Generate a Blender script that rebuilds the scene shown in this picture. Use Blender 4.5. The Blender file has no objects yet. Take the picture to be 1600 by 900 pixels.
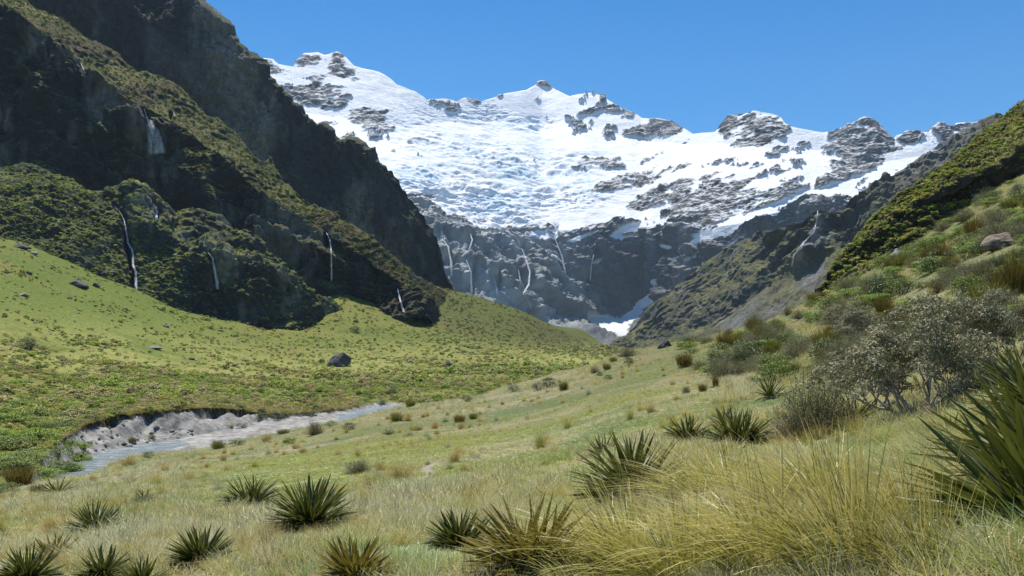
import bpy, bmesh, math, random
import numpy as np
from mathutils import Vector, Matrix
random.seed(7)
R = math.radians
SC = bpy.context.scene
COL = SC.collection
# ---------------------------------------------------------------- camera
F = 1331.0      # focal length in photo pixels (1600 wide)
HZ = 520.0      # horizon row
cam = bpy.data.cameras.new('camera')
cam.sensor_width = 36.0
cam.lens = 36.0 * F / 1600.0
cam.shift_y = (HZ - 450.0) / 1600.0
cam.clip_start = 0.05
cam.clip_end = 60000
camo = bpy.data.objects.new('camera', cam)
camo.rotation_euler = (R(90), 0, 0)
COL.objects.link(camo)
SC.camera = camo
# ---------------------------------------------------------------- light
SUN_AZ, SUN_EL = R(-16), R(65)      # azimuth from +Y (view direction), + to the right
W = bpy.data.worlds.new('World')
SC.world = W
W.use_nodes = True
wn = W.node_tree.nodes
bg = wn['Background']
sky = wn.new('ShaderNodeTexSky')
sky.sky_type = 'NISHITA'
sky.sun_disc = False
sky.sun_elevation = SUN_EL
sky.sun_rotation = SUN_AZ
sky.altitude = 900
sky.air_density = 1.0
sky.dust_density = 0.05
sky.ozone_density = 4.0
hs = wn.new('ShaderNodeHueSaturation')
hs.inputs['Saturation'].default_value = 1.42
W.node_tree.links.new(sky.outputs[0], hs.inputs['Color'])
W.node_tree.links.new(hs.outputs[0], bg.inputs[0])
bg.inputs[1].default_value = 0.08
sl = bpy.data.lights.new('sun', 'SUN')
sl.energy = 4.2
sl.angle = R(0.53)
sl.color = (1.0, 0.96, 0.88)
slo = bpy.data.objects.new('sun', sl)
SV = Vector((math.sin(SUN_AZ) * math.cos(SUN_EL), math.cos(SUN_AZ) * math.cos(SUN_EL), math.sin(SUN_EL)))
slo.rotation_euler = SV.to_track_quat('Z', 'Y').to_euler()
slo.location = SV * 300
COL.objects.link(slo)
vs = SC.view_settings
vs.view_transform = 'Standard'
vs.look = 'None'
vs.gamma = 1.0
vs.exposure = 0.68
SC.cycles.use_denoising = True
SC.cycles.denoising_prefilter = 'NONE'
SC.cycles.denoising_input_passes = 'RGB_ALBEDO_NORMAL'
SC.cycles.max_bounces = 5
SC.cycles.diffuse_bounces = 2
SC.cycles.glossy_bounces = 2
SC.cycles.transmission_bounces = 4
SC.cycles.transparent_max_bounces = 8
SC.cycles.volume_bounces = 1
SC.cycles.sample_clamp_indirect = 6
SC.cycles.caustics_reflective = False
SC.cycles.caustics_refractive = False
# ---------------------------------------------------------------- numeric helpers


def pn(p):
    """gradient noise, p (N,3) -> about -1..1 (in chunks that fit the cache)"""
    p = np.asarray(p, np.float32)
    if len(p) <= 32768:
        return pn1(p)
    return np.concatenate([pn1(p[k:k + 32768]) for k in range(0, len(p), 32768)])


def pn1(p):
    i = np.floor(p)
    f = p - i
    i = i.astype(np.int32).view(np.uint32)
    u = f * f * f * (f * (f * 6 - 15) + 10)
    fx, fy, fz = [np.ascontiguousarray(f[:, k]) for k in range(3)]
    ux, uy, uz = [np.ascontiguousarray(u[:, k]) for k in range(3)]
    hx = i[:, 0] * np.uint32(374761393)
    hy = i[:, 1] * np.uint32(668265263)
    hz = i[:, 2] * np.uint32(2246822519)
    hx, hy, hz = (hx, hx + np.uint32(374761393)), (hy, hy + np.uint32(668265263)), (hz, hz + np.uint32(2246822519))
    gx, gy, gz = (fx, fx - 1), (fy, fy - 1), (fz, fz - 1)
    pl = []
    for dx in (0, 1):
        ln = []
        for dy in (0, 1):
            hxy = hx[dx] + hy[dy]
            c = []
            for dz in (0, 1):
                h = hxy + hz[dz]
                h ^= h >> np.uint32(15)
                h *= np.uint32(2246822519)
                h ^= h >> np.uint32(13)
                h *= np.uint32(3266489917)
                h ^= h >> np.uint32(16)
                t = (h & np.uint32(1023)).astype(np.float32)
                v = gx[dx] * (t * np.float32(1 / 511.5) - 1)
                t = ((h >> np.uint32(10)) & np.uint32(1023)).astype(np.float32)
                v += gy[dy] * (t * np.float32(1 / 511.5) - 1)
                t = ((h >> np.uint32(20)) & np.uint32(1023)).astype(np.float32)
                v += gz[dz] * (t * np.float32(1 / 511.5) - 1)
                c.append(v)
            ln.append(c[0] + (c[1] - c[0]) * uz)
        pl.append(ln[0] + (ln[1] - ln[0]) * uy)
    return (pl[0] + (pl[1] - pl[0]) * ux) * np.float32(1.75)


def fbm(p, s, octv=4, gain=0.5, mode='n', seed=0.0):
    """p (N,3) metres, s = size of the largest feature"""
    q = np.asarray(p, np.float32) / np.asarray(s, np.float32) + seed * 17.31 + 100.0
    a, t, out = 1.0, 0.0, 0.0
    for k in range(octv):
        n = pn(q)
        if mode == 'r':
            n = 1 - 2 * np.abs(n)
        elif mode == 'b':
            n = 2 * np.abs(n) - 1
        out = out + a * n
        t += a
        a *= gain
        q = q * 2.03 + 7.7
    return out / t


def sst(a, b, x):
    t = np.clip((x - a) / (b - a), 0, 1)
    return t * t * (3 - 2 * t)


def mix(a, b, t):
    t = np.asarray(t)
    if t.ndim == 1 and (np.ndim(a) == 2 or np.ndim(b) == 2 or np.shape(a) == (3,)):
        t = t[:, None]
    return np.asarray(a) * (1 - t) + np.asarray(b) * t


def C(*c):
    return np.array(c, np.float32)


def pchip(xs, ys, x):
    xs = np.asarray(xs, float)
    ys = np.asarray(ys, float)
    h = np.diff(xs)
    d = np.diff(ys) / h
    m = np.zeros_like(ys)
    if len(xs) == 2:
        return np.interp(x, xs, ys)
    for k in range(1, len(xs) - 1):
        if d[k - 1] * d[k] > 0:
            w1, w2 = 2 * h[k] + h[k - 1], h[k] + 2 * h[k - 1]
            m[k] = (w1 + w2) / (w1 / d[k - 1] + w2 / d[k])
    m[0], m[-1] = d[0], d[-1]
    x = np.clip(x, xs[0], xs[-1])
    k = np.clip(np.searchsorted(xs, x) - 1, 0, len(h) - 1)
    t = (x - xs[k]) / h[k]
    return ((1 + 2 * t) * (1 - t) ** 2 * ys[k] + t * (1 - t) ** 2 * h[k] * m[k]
            + t * t * (3 - 2 * t) * ys[k + 1] + t * t * (t - 1) * h[k] * m[k + 1])


def poly(pts, x, smooth=False):
    a = np.array(pts, float)
    if smooth:
        return pchip(a[:, 0], a[:, 1], x)
    return np.interp(x, a[:, 0], a[:, 1])


# ---------------------------------------------------------------- object helpers
def tag(o, label=None, cat=None, group=None, kind=None):
    if label:
        o['label'] = label
    if cat:
        o['category'] = cat
    if group:
        o['group'] = group
    if kind:
        o['kind'] = kind
    return o


def empty(name, loc=(0, 0, 0), rz=0.0, sc=1.0):
    o = bpy.data.objects.new(name, None)
    o.empty_display_size = 0.2
    o.location = loc
    o.rotation_euler = (0, 0, rz)
    o.scale = (sc, sc, sc) if np.ndim(sc) == 0 else sc
    COL.objects.link(o)
    return o


def mesh_np(name, V, Fq, mat=None, smooth=True, cols=None, attrs=None):
    """V (N,3), Fq (M,k) int -> mesh data block"""
    V = np.asarray(V, np.float32)
    Fq = np.asarray(Fq, np.int32)
    m = bpy.data.meshes.new(name)
    k = Fq.shape[1]
    m.vertices.add(len(V))
    m.vertices.foreach_set('co', V.ravel())
    m.loops.add(Fq.size)
    m.loops.foreach_set('vertex_index', Fq.ravel())
    m.polygons.add(len(Fq))
    m.polygons.foreach_set('loop_start', np.arange(len(Fq), dtype=np.int32) * k)
    m.update(calc_edges=True)
    m.polygons.foreach_set('use_smooth', np.full(len(Fq), bool(smooth)))
    if cols is not None:
        ca = m.attributes.new('Col', 'FLOAT_COLOR', 'POINT')
        c4 = np.ones((len(V), 4), np.float32)
        c4[:, :3] = cols
        ca.data.foreach_set('color', c4.ravel())
    for nm, arr in (attrs or {}).items():
        at_ = m.attributes.new(nm, 'FLOAT', 'POINT')
        at_.data.foreach_set('value', np.asarray(arr, np.float32))
    if mat:
        m.materials.append(mat)
    return m


def obj(name, mesh, parent=None, loc=None):
    o = bpy.data.objects.new(name, mesh)
    COL.objects.link(o)
    if parent is not None:
        o.parent = parent
    if loc is not None:
        o.location = loc
    return o


def grid_faces(nu, nv):
    i = np.arange(nu - 1)[None, :] + np.arange(nv - 1)[:, None] * nu
    i = i.ravel()
    return np.stack([i, i + 1, i + 1 + nu, i + nu], 1)


# ---------------------------------------------------------------- materials
def nodes(name):
    m = bpy.data.materials.new(name)
    m.use_nodes = True
    t = m.node_tree
    return m, t.nodes, t.links, t.nodes['Principled BSDF']


def noise_node(n, l, scale, detail=4, rough=0.55, src=None, dist=0.0):
    x = n.new('ShaderNodeTexNoise')
    x.inputs['Scale'].default_value = scale
    x.inputs['Detail'].default_value = detail
    x.inputs['Roughness'].default_value = rough
    x.inputs['Distortion'].default_value = dist
    if src is not None:
        l.new(src, x.inputs['Vector'])
    return x


def ramp(n, l, fac, stops):
    r = n.new('ShaderNodeValToRGB')
    e = r.color_ramp.elements
    while len(e) < len(stops):
        e.new(0.5)
    for k, (p, c) in enumerate(stops):
        e[k].position = p
        e[k].color = (c[0], c[1], c[2], 1) if np.ndim(c) else (c, c, c, 1)
    l.new(fac, r.inputs[0])
    return r


def mulcol(n, l, a, b, fac=1.0):
    x = n.new('ShaderNodeMix')
    x.data_type = 'RGBA'
    x.blend_type = 'MULTIPLY'
    x.inputs[0].default_value = fac
    l.new(a, x.inputs[6])
    l.new(b, x.inputs[7])
    return x.outputs[2]


def terrain_mat(name, fine, bump_scale, bump_dist, rough=0.9, lo=0.6, hi=1.35, spec=0.2, crisp=.65):
    """vertex colour 'Col' broken up by two noises, with fine relief"""
    m, n, l, b = nodes(name)
    a = n.new('ShaderNodeAttribute')
    a.attribute_name = 'Col'
    tc = n.new('ShaderNodeTexCoord')
    n1 = noise_node(n, l, 1.0 / fine, 8, crisp, tc.outputs['Object'])
    r1 = ramp(n, l, n1.outputs['Fac'], [(0.25, lo), (0.75, hi)])
    c = mulcol(n, l, a.outputs['Color'], r1.outputs[0])
    l.new(c, b.inputs['Base Color'])
    b.inputs['Roughness'].default_value = rough
    b.inputs['Specular IOR Level'].default_value = spec
    n2 = noise_node(n, l, 1.0 / bump_scale, 8, crisp, tc.outputs['Object'])
    bp = n.new('ShaderNodeBump')
    bp.inputs['Strength'].default_value = 1.0
    bp.inputs['Distance'].default_value = bump_dist
    l.new(n2.outputs['Fac'], bp.inputs['Height'])
    l.new(bp.outputs[0], b.inputs['Normal'])
    return m


# ---------------------------------------------------------------- lofted terrain layer
class Layer:
    pass


def loft(name, x0, x1, nu, base_py, base_Y, bands, mat, disp, colf, back=(120, 1.0), smoothY=9):
    """Hillside built upwards from its foot: each band climbs at its own slope to the next break line."""
    px = np.linspace(x0, x1, nu)
    py = poly(base_py, px, True)
    Y = poly(base_Y, px, True)
    rows = [(px, py.copy(), Y.copy())]
    ker = np.hanning(smoothY + 2)[1:-1]
    ker /= ker.sum()
    for (pp, sl_, nv) in bands:
        npy = np.minimum(poly(pp, px), py - 0.4)
        s = poly(sl_, px, True) if np.ndim(sl_) else np.full(nu, float(sl_))
        tt = np.maximum(np.tan(np.radians(s)), (HZ - npy) / F + 0.12)
        Z0 = (HZ - py) / F * Y
        nY = (tt * Y - Z0) / (tt - (HZ - npy) / F)
        h = smoothY // 2
        nY = np.convolve(np.pad(nY, h, mode='edge'), ker, 'valid')[:nu]
        nY = np.maximum(nY, Y + 0.2)
        Z1 = (HZ - npy) / F * nY
        for k in range(1, nv + 1):
            t = k / nv
            yy = Y + (nY - Y) * t
            zz = Z0 + (Z1 - Z0) * t
            rows.append((px, HZ - zz / yy * F, yy))
        py, Y = npy, nY
    nfront = len(rows)
    PX = np.stack([r[0] for r in rows])
    PY = np.stack([r[1] for r in rows])
    YY = np.stack([r[2] for r in rows])
    P3 = np.stack([(PX - 800) / F * YY, YY, (HZ - PY) / F * YY], 2)
    # back of the hill
    bl, bs = back
    ext = []
    for k in range(1, 7):
        q = P3[-1].copy()
        d = bl * (k / 6.0) ** 1.5
        q[:, 0] *= 1 + d / q[:, 1] * 0.5
        q[:, 1] += d
        q[:, 2] -= d * bs * (k / 6.0) ** 0.5
        ext.append(q)
    P3 = np.concatenate([P3, np.stack(ext)], 0)
    PX = np.concatenate([PX, np.repeat(PX[-1:], 6, 0)], 0)
    PY = np.concatenate([PY, np.repeat(PY[-1:], 6, 0)], 0)
    nv = P3.shape[0]

    def normals(Q):
        du = np.gradient(Q, axis=1)
        dv = np.gradient(Q, axis=0)
        n = np.cross(du, dv)
        n /= np.linalg.norm(n, axis=2)[:, :, None] + 1e-9
        return n
    N0 = normals(P3)
    # soften the normals used for displacement
    for _ in range(3):
        N0[1:-1] = (N0[:-2] + 2 * N0[1:-1] + N0[2:]) / 4
        N0[:, 1:-1] = (N0[:, :-2] + 2 * N0[:, 1:-1] + N0[:, 2:]) / 4
    flat = P3.reshape(-1, 3)
    n0 = N0.reshape(-1, 3)
    d = disp(flat, n0, PX.ravel(), PY.ravel())
    if d.ndim == 1:
        d = n0 * d[:, None]
    flat = (flat + d)
    Q = flat.reshape(P3.shape)
    n1 = normals(Q).reshape(-1, 3)
    col = colf(flat, n1, PX.ravel(), PY.ravel())
    L = Layer()
    L.P, L.n, L.nu, L.nv, L.nf = Q, n1.reshape(P3.shape), nu, nv, nfront
    L.px0, L.py0 = PX, PY
    L.spx = 800 + F * Q[:nfront, :, 0] / Q[:nfront, :, 1]
    L.spy = HZ - F * Q[:nfront, :, 2] / Q[:nfront, :, 1]
    me = mesh_np(name, flat, grid_faces(nu, nv), mat, True, np.clip(col, 0, 1))
    L.obj = tag(obj(name, me), kind='structure')
    return L


def surf(L, px, py):
    """front-most point of a layer near an image direction"""
    d = (L.spx - px) ** 2 + (L.spy - py) ** 2
    m = d < max(4.0, d.min() * 1.5)
    i = np.argmin(np.where(m, L.P[:L.nf, :, 1], 1e9))
    return L.P[:L.nf].reshape(-1, 3)[i], L.n[:L.nf].reshape(-1, 3)[i]


def at(px, py, Y):
    return ((px - 800) / F * Y, Y, (HZ - py) / F * Y)
# ================================================================ TERRAIN
# ---- near hillside: height table, one column per direction, (distance, image row)
NEAR = {
    -700: [(10, 900), (16, 862), (28, 830), (45, 800)],
    -300: [(9, 900), (14, 865), (24, 828), (45, 785)],
    0: [(8, 900), (12, 860), (20, 815), (30, 785), (45, 762)],
    200: [(7.5, 900), (11.5, 845), (20, 792), (33, 758), (50, 735), (68, 716)],
    400: [(7, 900), (11, 832), (20, 770), (35, 728), (60, 700), (80, 684)],
    600: [(6, 900), (11, 818), (20, 752), (35, 705), (60, 665), (95, 641)],
    800: [(5.5, 900), (8, 845), (11, 800), (20, 730), (35, 680), (60, 640), (90, 612), (110, 602)],
    1000: [(5, 900), (9, 788), (14, 718), (22, 665), (40, 612), (70, 575), (110, 552), (130, 546)],
    1200: [(4.2, 900), (8, 775), (14, 692), (22, 630), (40, 572), (70, 525), (115, 500)],
    1400: [(3.7, 900), (6, 800), (9, 722), (14, 650), (22, 575), (35, 508), (60, 440), (105, 398)],
    1600: [(3.2, 900), (5, 790), (8, 690), (12, 605), (18, 530), (30, 440), (50, 365), (80, 300), (110, 270)],
    2000: [(3, 900), (5, 760), (8, 640), (12, 540), (20, 430), (40, 300), (80, 180), (110, 150)],
    2400: [(3, 900), (5, 740), (8, 600), (12, 500), (20, 380), (40, 240), (80, 110), (110, 80)],
}
NK = sorted(NEAR)
LY = np.linspace(math.log(0.8), math.log(220), 260)
YEDGE = [(-700, 45), (0, 45), (200, 68), (400, 80), (600, 95), (800, 110), (1000, 130), (1200, 115), (1400, 105), (1600, 110), (2400, 110)]
_tab = []
for k in NK:
    rows = NEAR[k]
    ly = [math.log(0.8)] + [math.log(a) for a, b in rows]
    z0 = -1.55 + 0.0004 * max(0, k - 800)
    z = [z0] + [(HZ - b) / F * a for a, b in rows]
    ye = np.interp(k, *zip(*YEDGE))
    zz = pchip(ly, z, LY)
    yy = np.exp(LY)
    over = np.maximum(yy - ye, 0)
    zz = zz - np.minimum(0.45 * over * over / (over + 6), 40)
    _tab.append(zz)
_tab = np.array(_tab)
PXF = np.linspace(-700, 2400, 400)
TAB = np.stack([pchip(NK, _tab[:, j], PXF) for j in range(len(LY))], 1)   # (400, 260)


def near_base(X, Y):
    px = np.clip(800 + F * X / np.maximum(Y, 0.05), -699, 2399)
    a = (px - PXF[0]) / (PXF[1] - PXF[0])
    b = np.clip((np.log(np.maximum(Y, 0.8)) - LY[0]) / (LY[1] - LY[0]), 0, len(LY) - 1.001)
    i, j = a.astype(int), b.astype(int)
    s, t = a - i, b - j
    return (TAB[i, j] * (1 - s) * (1 - t) + TAB[i + 1, j] * s * (1 - t) + TAB[i, j + 1] * (1 - s) * t + TAB[i + 1, j + 1] * s * t)


def near_z(X, Y):
    X = np.atleast_1d(np.asarray(X, float))
    Y = np.atleast_1d(np.asarray(Y, float))
    P = np.stack([X, Y, np.zeros_like(X)], 1)
    far = sst(8, 50, Y)
    h = near_base(X, Y) + 0.055 * fbm(P, 1.1, 3) * (1 - 0.5 * far) + 0.09 * fbm(P, 3.5, 3, seed=2) + far * 0.55 * fbm(P, 16, 3, seed=3)
    return h


def ground(px, py):
    """point of the near hillside seen in an image direction"""
    yy = np.exp(np.linspace(math.log(2.0), math.log(140), 900))
    X = (px - 800) / F * yy
    z = near_z(X, yy)
    row = HZ - z / yy * F
    k = np.argmax(row <= py) if (row <= py).any() else len(yy) - 1
    return np.array([X[k], yy[k], z[k]])


def near_cols(P):
    """dry straw, fresh green and yellow-green patches of the meadow"""
    P2 = P.copy()
    P2[:, 2] = 0
    a = fbm(P2, (9, 9, 9), 4, seed=4)
    b = fbm(P2, (2.2, 2.2, 2), 3, seed=5)
    c = fbm(P2, (22, 14, 9), 3, seed=6)
    px = 800 + F * P[:, 0] / np.maximum(P[:, 1], .5)
    d = P[:, 1]
    straw = C(0.365, 0.30, 0.175)
    green = C(0.105, 0.15, 0.035)
    yell = C(0.21, 0.215, 0.042)
    pale = C(0.235, 0.235, 0.12)
    g = sst(-.28, .35, a + .35 * b)
    col = mix(straw, pale, sst(-.2, .4, b))
    # greener lawn-like sweep across the middle distance
    mid = sst(15, 24, d) * (1 - sst(50, 75, d)) * sst(250, 420, px) * (1 - sst(1020, 1150, px))
    col = mix(col, green, np.clip(g * (.45 + .35 * mid), 0, 1))
    col = mix(col, yell, np.clip(mid * sst(-.15, .35, c) * .95, 0, 1))
    hill = sst(30, 60, d) * sst(820, 1000, px)
    col = mix(col, mix(C(0.2, .175, .07), C(.16, .18, .045), sst(-.2, .3, b + .5 * a)), hill * .7)
    return col


NGX, NGY = 620, 420
gpx = np.linspace(-690, 2390, NGX)
gy = np.exp(np.linspace(math.log(0.8), math.log(215), NGY))
GX = (gpx[None, :] - 800) / F * gy[:, None]
GY = np.repeat(gy[:, None], NGX, 1)
GZ = near_z(GX.ravel(), GY.ravel())
NP_ = np.stack([GX.ravel(), GY.ravel(), GZ], 1)
near_mat = terrain_mat('meadow_soil', 0.25, 0.08, 0.03, lo=.55, hi=1.2)
ncol = near_cols(NP_) * 0.8
TR0, TR1 = ground(668, 752)[1], ground(670, 722)[1]


def TRACK(Y):
    return (np.interp(Y, [TR0, TR1], [664, 674]) - 800) / F * Y + .1 * np.sin(Y * 2.1)


ncol = mix(ncol, C(.33, .30, .25), (np.exp(-(((NP_[:, 0] - TRACK(NP_[:, 1])) / .13) ** 2)) * sst(TR0, TR0 + .5, NP_[:, 1]) * (1 - sst(TR1 - .6, TR1, NP_[:, 1])) * .9).astype(np.float32))
tag(obj('meadow', mesh_np('meadow', NP_, grid_faces(NGX, NGY), near_mat, True, ncol)), kind='structure')
# ground going on behind and beside the viewer
bx_, by_ = np.meshgrid(np.linspace(-160, 160, 60), np.concatenate([np.linspace(-160, -4, 20), np.linspace(-3, 0.8, 6)]))
bz = -1.62 + 0.09 * bx_ * np.where(bx_ > 0, 1.6, .8) * sst(0.6, 12, np.abs(bx_)) - 0.0 * by_
BP = np.stack([bx_.ravel(), by_.ravel(), bz.ravel() - .02], 1)
tag(obj('slope', mesh_np('slope', BP, grid_faces(60, 26), near_mat, True, near_cols(BP) * .8)), kind='structure')
g = 5800.0
tag(obj('ground', mesh_np('ground', [(-g, -500, -60), (g, -500, -60), (g, 7200, -60), (-g, 7200, -60)], [(0, 1, 2, 3)], near_mat, False, np.tile(C(.12, .13, .06), (4, 1)))), kind='structure')

# ---- valley floor and the green slope on its left
VAL = {
    -500: [(100, 760), (150, 640), (220, 540), (300, 430), (380, 340)],
    0: [(80, 752), (95, 704), (112, 668), (130, 648), (170, 600), (220, 545), (300, 450), (380, 374), (392, 366)],
    100: [(118, 668), (140, 640), (175, 607), (230, 560), (310, 480), (390, 408)],
    200: [(127, 648), (150, 628), (220, 578), (300, 520), (400, 447)],
    300: [(138, 638), (180, 612), (260, 575), (340, 525), (420, 488)],
    360: [(147, 638), (190, 616), (280, 576), (360, 530), (430, 500)],
    420: [(157, 643), (200, 617), (300, 577), (380, 540), (445, 515)],
    520: [(172, 638), (230, 607), (300, 582), (380, 555), (450, 520), (500, 485), (620, 420)],
    600: [(192, 625), (250, 598), (350, 570), (430, 540), (520, 494), (620, 432)],
    650: [(200, 625), (280, 592), (350, 570), (430, 547), (505, 518), (620, 436)],
    720: [(215, 615), (280, 592), (380, 565), (470, 540), (530, 517), (640, 458)],
    800: [(240, 606), (380, 567), (480, 548), (560, 522), (650, 480)],
    900: [(280, 595), (430, 563), (540, 548), (620, 535), (690, 513)],
    985: [(300, 589), (450, 562), (560, 552), (650, 544)],
    1100: [(330, 584), (500, 560), (650, 552)],
    1500: [(400, 572), (650, 552)],
}
VK = sorted(VAL)
VY = np.linspace(75, 860, 700)
VFAR = [(-500, 60), (50, 74), (95, 98), (135, 112.5), (200, 119.6), (300, 130.6), (420, 150), (540, 170), (590, 186), (625, 187), (700, 170), (800, 160), (1100, 150), (1500, 140)]
_t = []
for k in VK:
    ys, zs = [a for a, b in VAL[k]], [(HZ - b) / F * a for a, b in VAL[k]]
    zz = pchip(ys, zs, VY)
    over = np.maximum(VY - ys[-1], 0)
    zz = zz - 0.35 * over * over / (over + 15)
    _t.append(zz)
_t = np.array(_t)
VPX = np.linspace(-500, 1500, 500)
VT = np.stack([pchip(VK, _t[:, j], VPX) for j in range(len(VY))], 1)
RIV = -16.0


def valley_parts(X, Y):
    px = np.clip(800 + F * X / Y, -499, 1499)
    a = (px - VPX[0]) / (VPX[1] - VPX[0])
    b = np.clip((Y - VY[0]) / (VY[1] - VY[0]), 0, len(VY) - 1.001)
    i, j = a.astype(int), b.astype(int)
    s, t = a - i, b - j
    z = (VT[i, j] * (1 - s) * (1 - t) + VT[i + 1, j] * s * (1 - t) + VT[i, j + 1] * (1 - s) * t + VT[i + 1, j + 1] * s * t)
    P = np.stack([X, Y, np.zeros_like(X)], 1)
    edge = np.interp(px, *zip(*VFAR)) + 1.2 * fbm(P, 9, 3, seed=8)
    scal = 1.6 * fbm(P, 3.2, 3, seed=9) + .8 * fbm(P, 1.2, 2, seed=10)
    wid = np.interp(px, [0, 105, 380, 430, 600], [3, 7.0, 7.0, 3.0, 2.0])
    q = (Y - edge)                       # past the water's edge
    top = q - wid - scal * np.interp(px, [60, 120, 390, 440], [.3, 1, 1, .3])       # past the brink of the turf
    return px, z, P, q, wid, top


def valley_z(X, Y, full=False):
    X = np.atleast_1d(np.asarray(X, float))
    Y = np.atleast_1d(np.asarray(Y, float))
    px, z, P, q, wid, top = valley_parts(X, Y)
    z = z + (.35 * fbm(P, 14, 3, seed=11) + .9 * sst(200, 380, Y) * fbm(P, 34, 4, seed=12) * 1.6) * sst(4, 40, top + 4)
    bed = RIV - .12 + .45 * fbm(P, (16, 5, 5), 4, seed=13)
    barx = np.interp(px, [230, 300, 520, 560], [-.45, .26, .26, -.5])
    bed = bed + barx
    u = np.clip(q / wid, 0, 1)
    cut = .45 + 2.3 * sst(-.15, .35, fbm(np.stack([X, Y * .25, 0 * X], 1), 5.5, 3, .6, seed=23))
    bank = RIV + .1 + np.maximum(z - cut - RIV, .3) * u ** .85 + .55 * fbm(P, 2.2, 5, .6, seed=14)
    lip = sst(-.25, .15, top)
    h = np.where(q < 0, np.minimum(bed, bed * (1 - sst(-3, 0, q)) + (RIV + .1) * sst(-3, 0, q)), bank * (1 - lip) + z * lip)
    h = np.where(q < 0, bed * (1 - sst(-2, 0, q)) + (RIV + .1) * sst(-2, 0, q), h)
    if full:
        return h, px, q, top, lip
    return h


NVX, NVY = 900, 560
vpx = np.linspace(-420, 1300, NVX)
vy = np.concatenate([np.linspace(78, 175, 300), np.linspace(175.6, 420, 160), np.linspace(422, 760, 100)])
VX_ = (vpx[None, :] - 800) / F * vy[:, None]
VYY = np.repeat(vy[:, None], NVX, 1)
vz, vpxx, vq, vtop, vlip = valley_z(VX_.ravel(), VYY.ravel(), True)
VP = np.stack([VX_.ravel(), VYY.ravel(), vz], 1)
# undercut: pull the turf lip out over the bank
pull = np.exp(-((vtop - .35) / .45) ** 2) * np.interp(vpxx, [90, 130, 390, 430], [.2, .9, .9, .2])
VP[:, 1] -= pull * 1.1


def valley_cols(P, px, q, top):
    P2 = P.copy()
    P2[:, 2] = 0
    row = HZ - F * P[:, 2] / P[:, 1]
    a = fbm(P2, 40, 4, seed=15)
    b = fbm(P2, 9, 4, seed=16)
    c = fbm(P2, (90, 40, 40), 3, seed=17)
    lawn = C(.135, .175, .032)
    dry = C(.225, .205, .075)
    olive = C(.115, .125, .035)
    brown = C(.10, .088, .036)
    t = sst(-.3, .35, a + .5 * b)
    col = mix(dry, lawn, t * .75)
    upl = (1 - sst(230, 420, px)) * sst(200, 300, P[:, 1])
    col = mix(col, lawn * 1.05, np.clip(upl * sst(-.5, .1, c + .3 * b), 0, 1) * .85)
    tus = (1 - sst(150, 185, P[:, 1])) * sst(60, 140, px)
    col = mix(col, C(.21, .17, .06), tus * .8)
    dryz = np.exp(-((P[:, 1] - np.interp(px, [0, 400, 800], [215, 290, 430])) / np.interp(px, [0, 400, 800], [50, 70, 70])) ** 2) * sst(-.45, .15, a + .6 * b)
    col = mix(col, C(.40, .345, .19), dryz * .85)
    dk = sst(.05, .4, b + .3 * a) * (1 - upl * .8)
    col = mix(col, olive, dk * .6)
    spur = sst(620, 720, px) * sst(470, 560, P[:, 1]) * sst(-14, -3, P[:, 2])
    col = mix(col, mix(brown, olive, sst(-.3, .3, a)), spur * .9)
    # the steep scrubby step on the spur
    gravel = mix(C(.22, .21, .19), C(.36, .34, .31), sst(-.3, .3, fbm(P2, 2.0, 4, seed=18)))
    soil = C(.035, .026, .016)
    rb = (1 - sst(-.2, .2, top))
    col = mix(col, gravel, rb)
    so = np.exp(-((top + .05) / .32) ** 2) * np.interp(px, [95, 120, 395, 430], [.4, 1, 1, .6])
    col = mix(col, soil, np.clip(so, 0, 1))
    return col


vcol = valley_cols(VP, vpxx, vq, vtop)
vcol = mix(vcol * C(.72, .80, .38), vcol, 1 - sst(-.2, .2, vtop))
valley_mat = terrain_mat('valley_turf', 1.1, 0.7, 0.3, lo=.42, hi=1.45)
tag(obj('valley_floor', mesh_np('valley_floor', VP, grid_faces(NVX, NVY), valley_mat, True, vcol)), kind='structure')

# ---- river water
rm, rn, rl, rb_ = nodes('river_water')
tc = rn.new('ShaderNodeTexCoord')
mp = rn.new('ShaderNodeMapping')
mp.inputs['Scale'].default_value = (.5, 1.2, 1)
rl.new(tc.outputs['Object'], mp.inputs[0])
nz = noise_node(rn, rl, 1.1, 6, .7, mp.outputs[0], .6)
rr = ramp(rn, rl, nz.outputs['Fac'], [(.40, (.08, .115, .125)), (.56, (.14, .175, .185)), (.68, (.6, .64, .65))])
rl.new(rr.outputs[0], rb_.inputs['Base Color'])
rb_.inputs['Roughness'].default_value = .38
bpn = rn.new('ShaderNodeBump')
bpn.inputs['Distance'].default_value = .35
rl.new(nz.outputs['Fac'], bpn.inputs['Height'])
rl.new(bpn.outputs[0], rb_.inputs['Normal'])
wx = np.linspace(-200, 900, 160)
wv, wf = [], []
for k, x in enumerate(wx):
    ye = np.interp(x, *zip(*VFAR))
    for j in range(12):
        yy = ye - 34 + 37 * j / 11
        wv.append(((x - 800) / F * yy, yy, RIV + .02 * math.sin(k * 1.7 + j)))
tag(obj('river', mesh_np('river', wv, [(k * 12 + j, (k + 1) * 12 + j, (k + 1) * 12 + j + 1, k * 12 + j + 1) for k in range(159) for j in range(11)], rm)), kind='structure')


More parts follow.
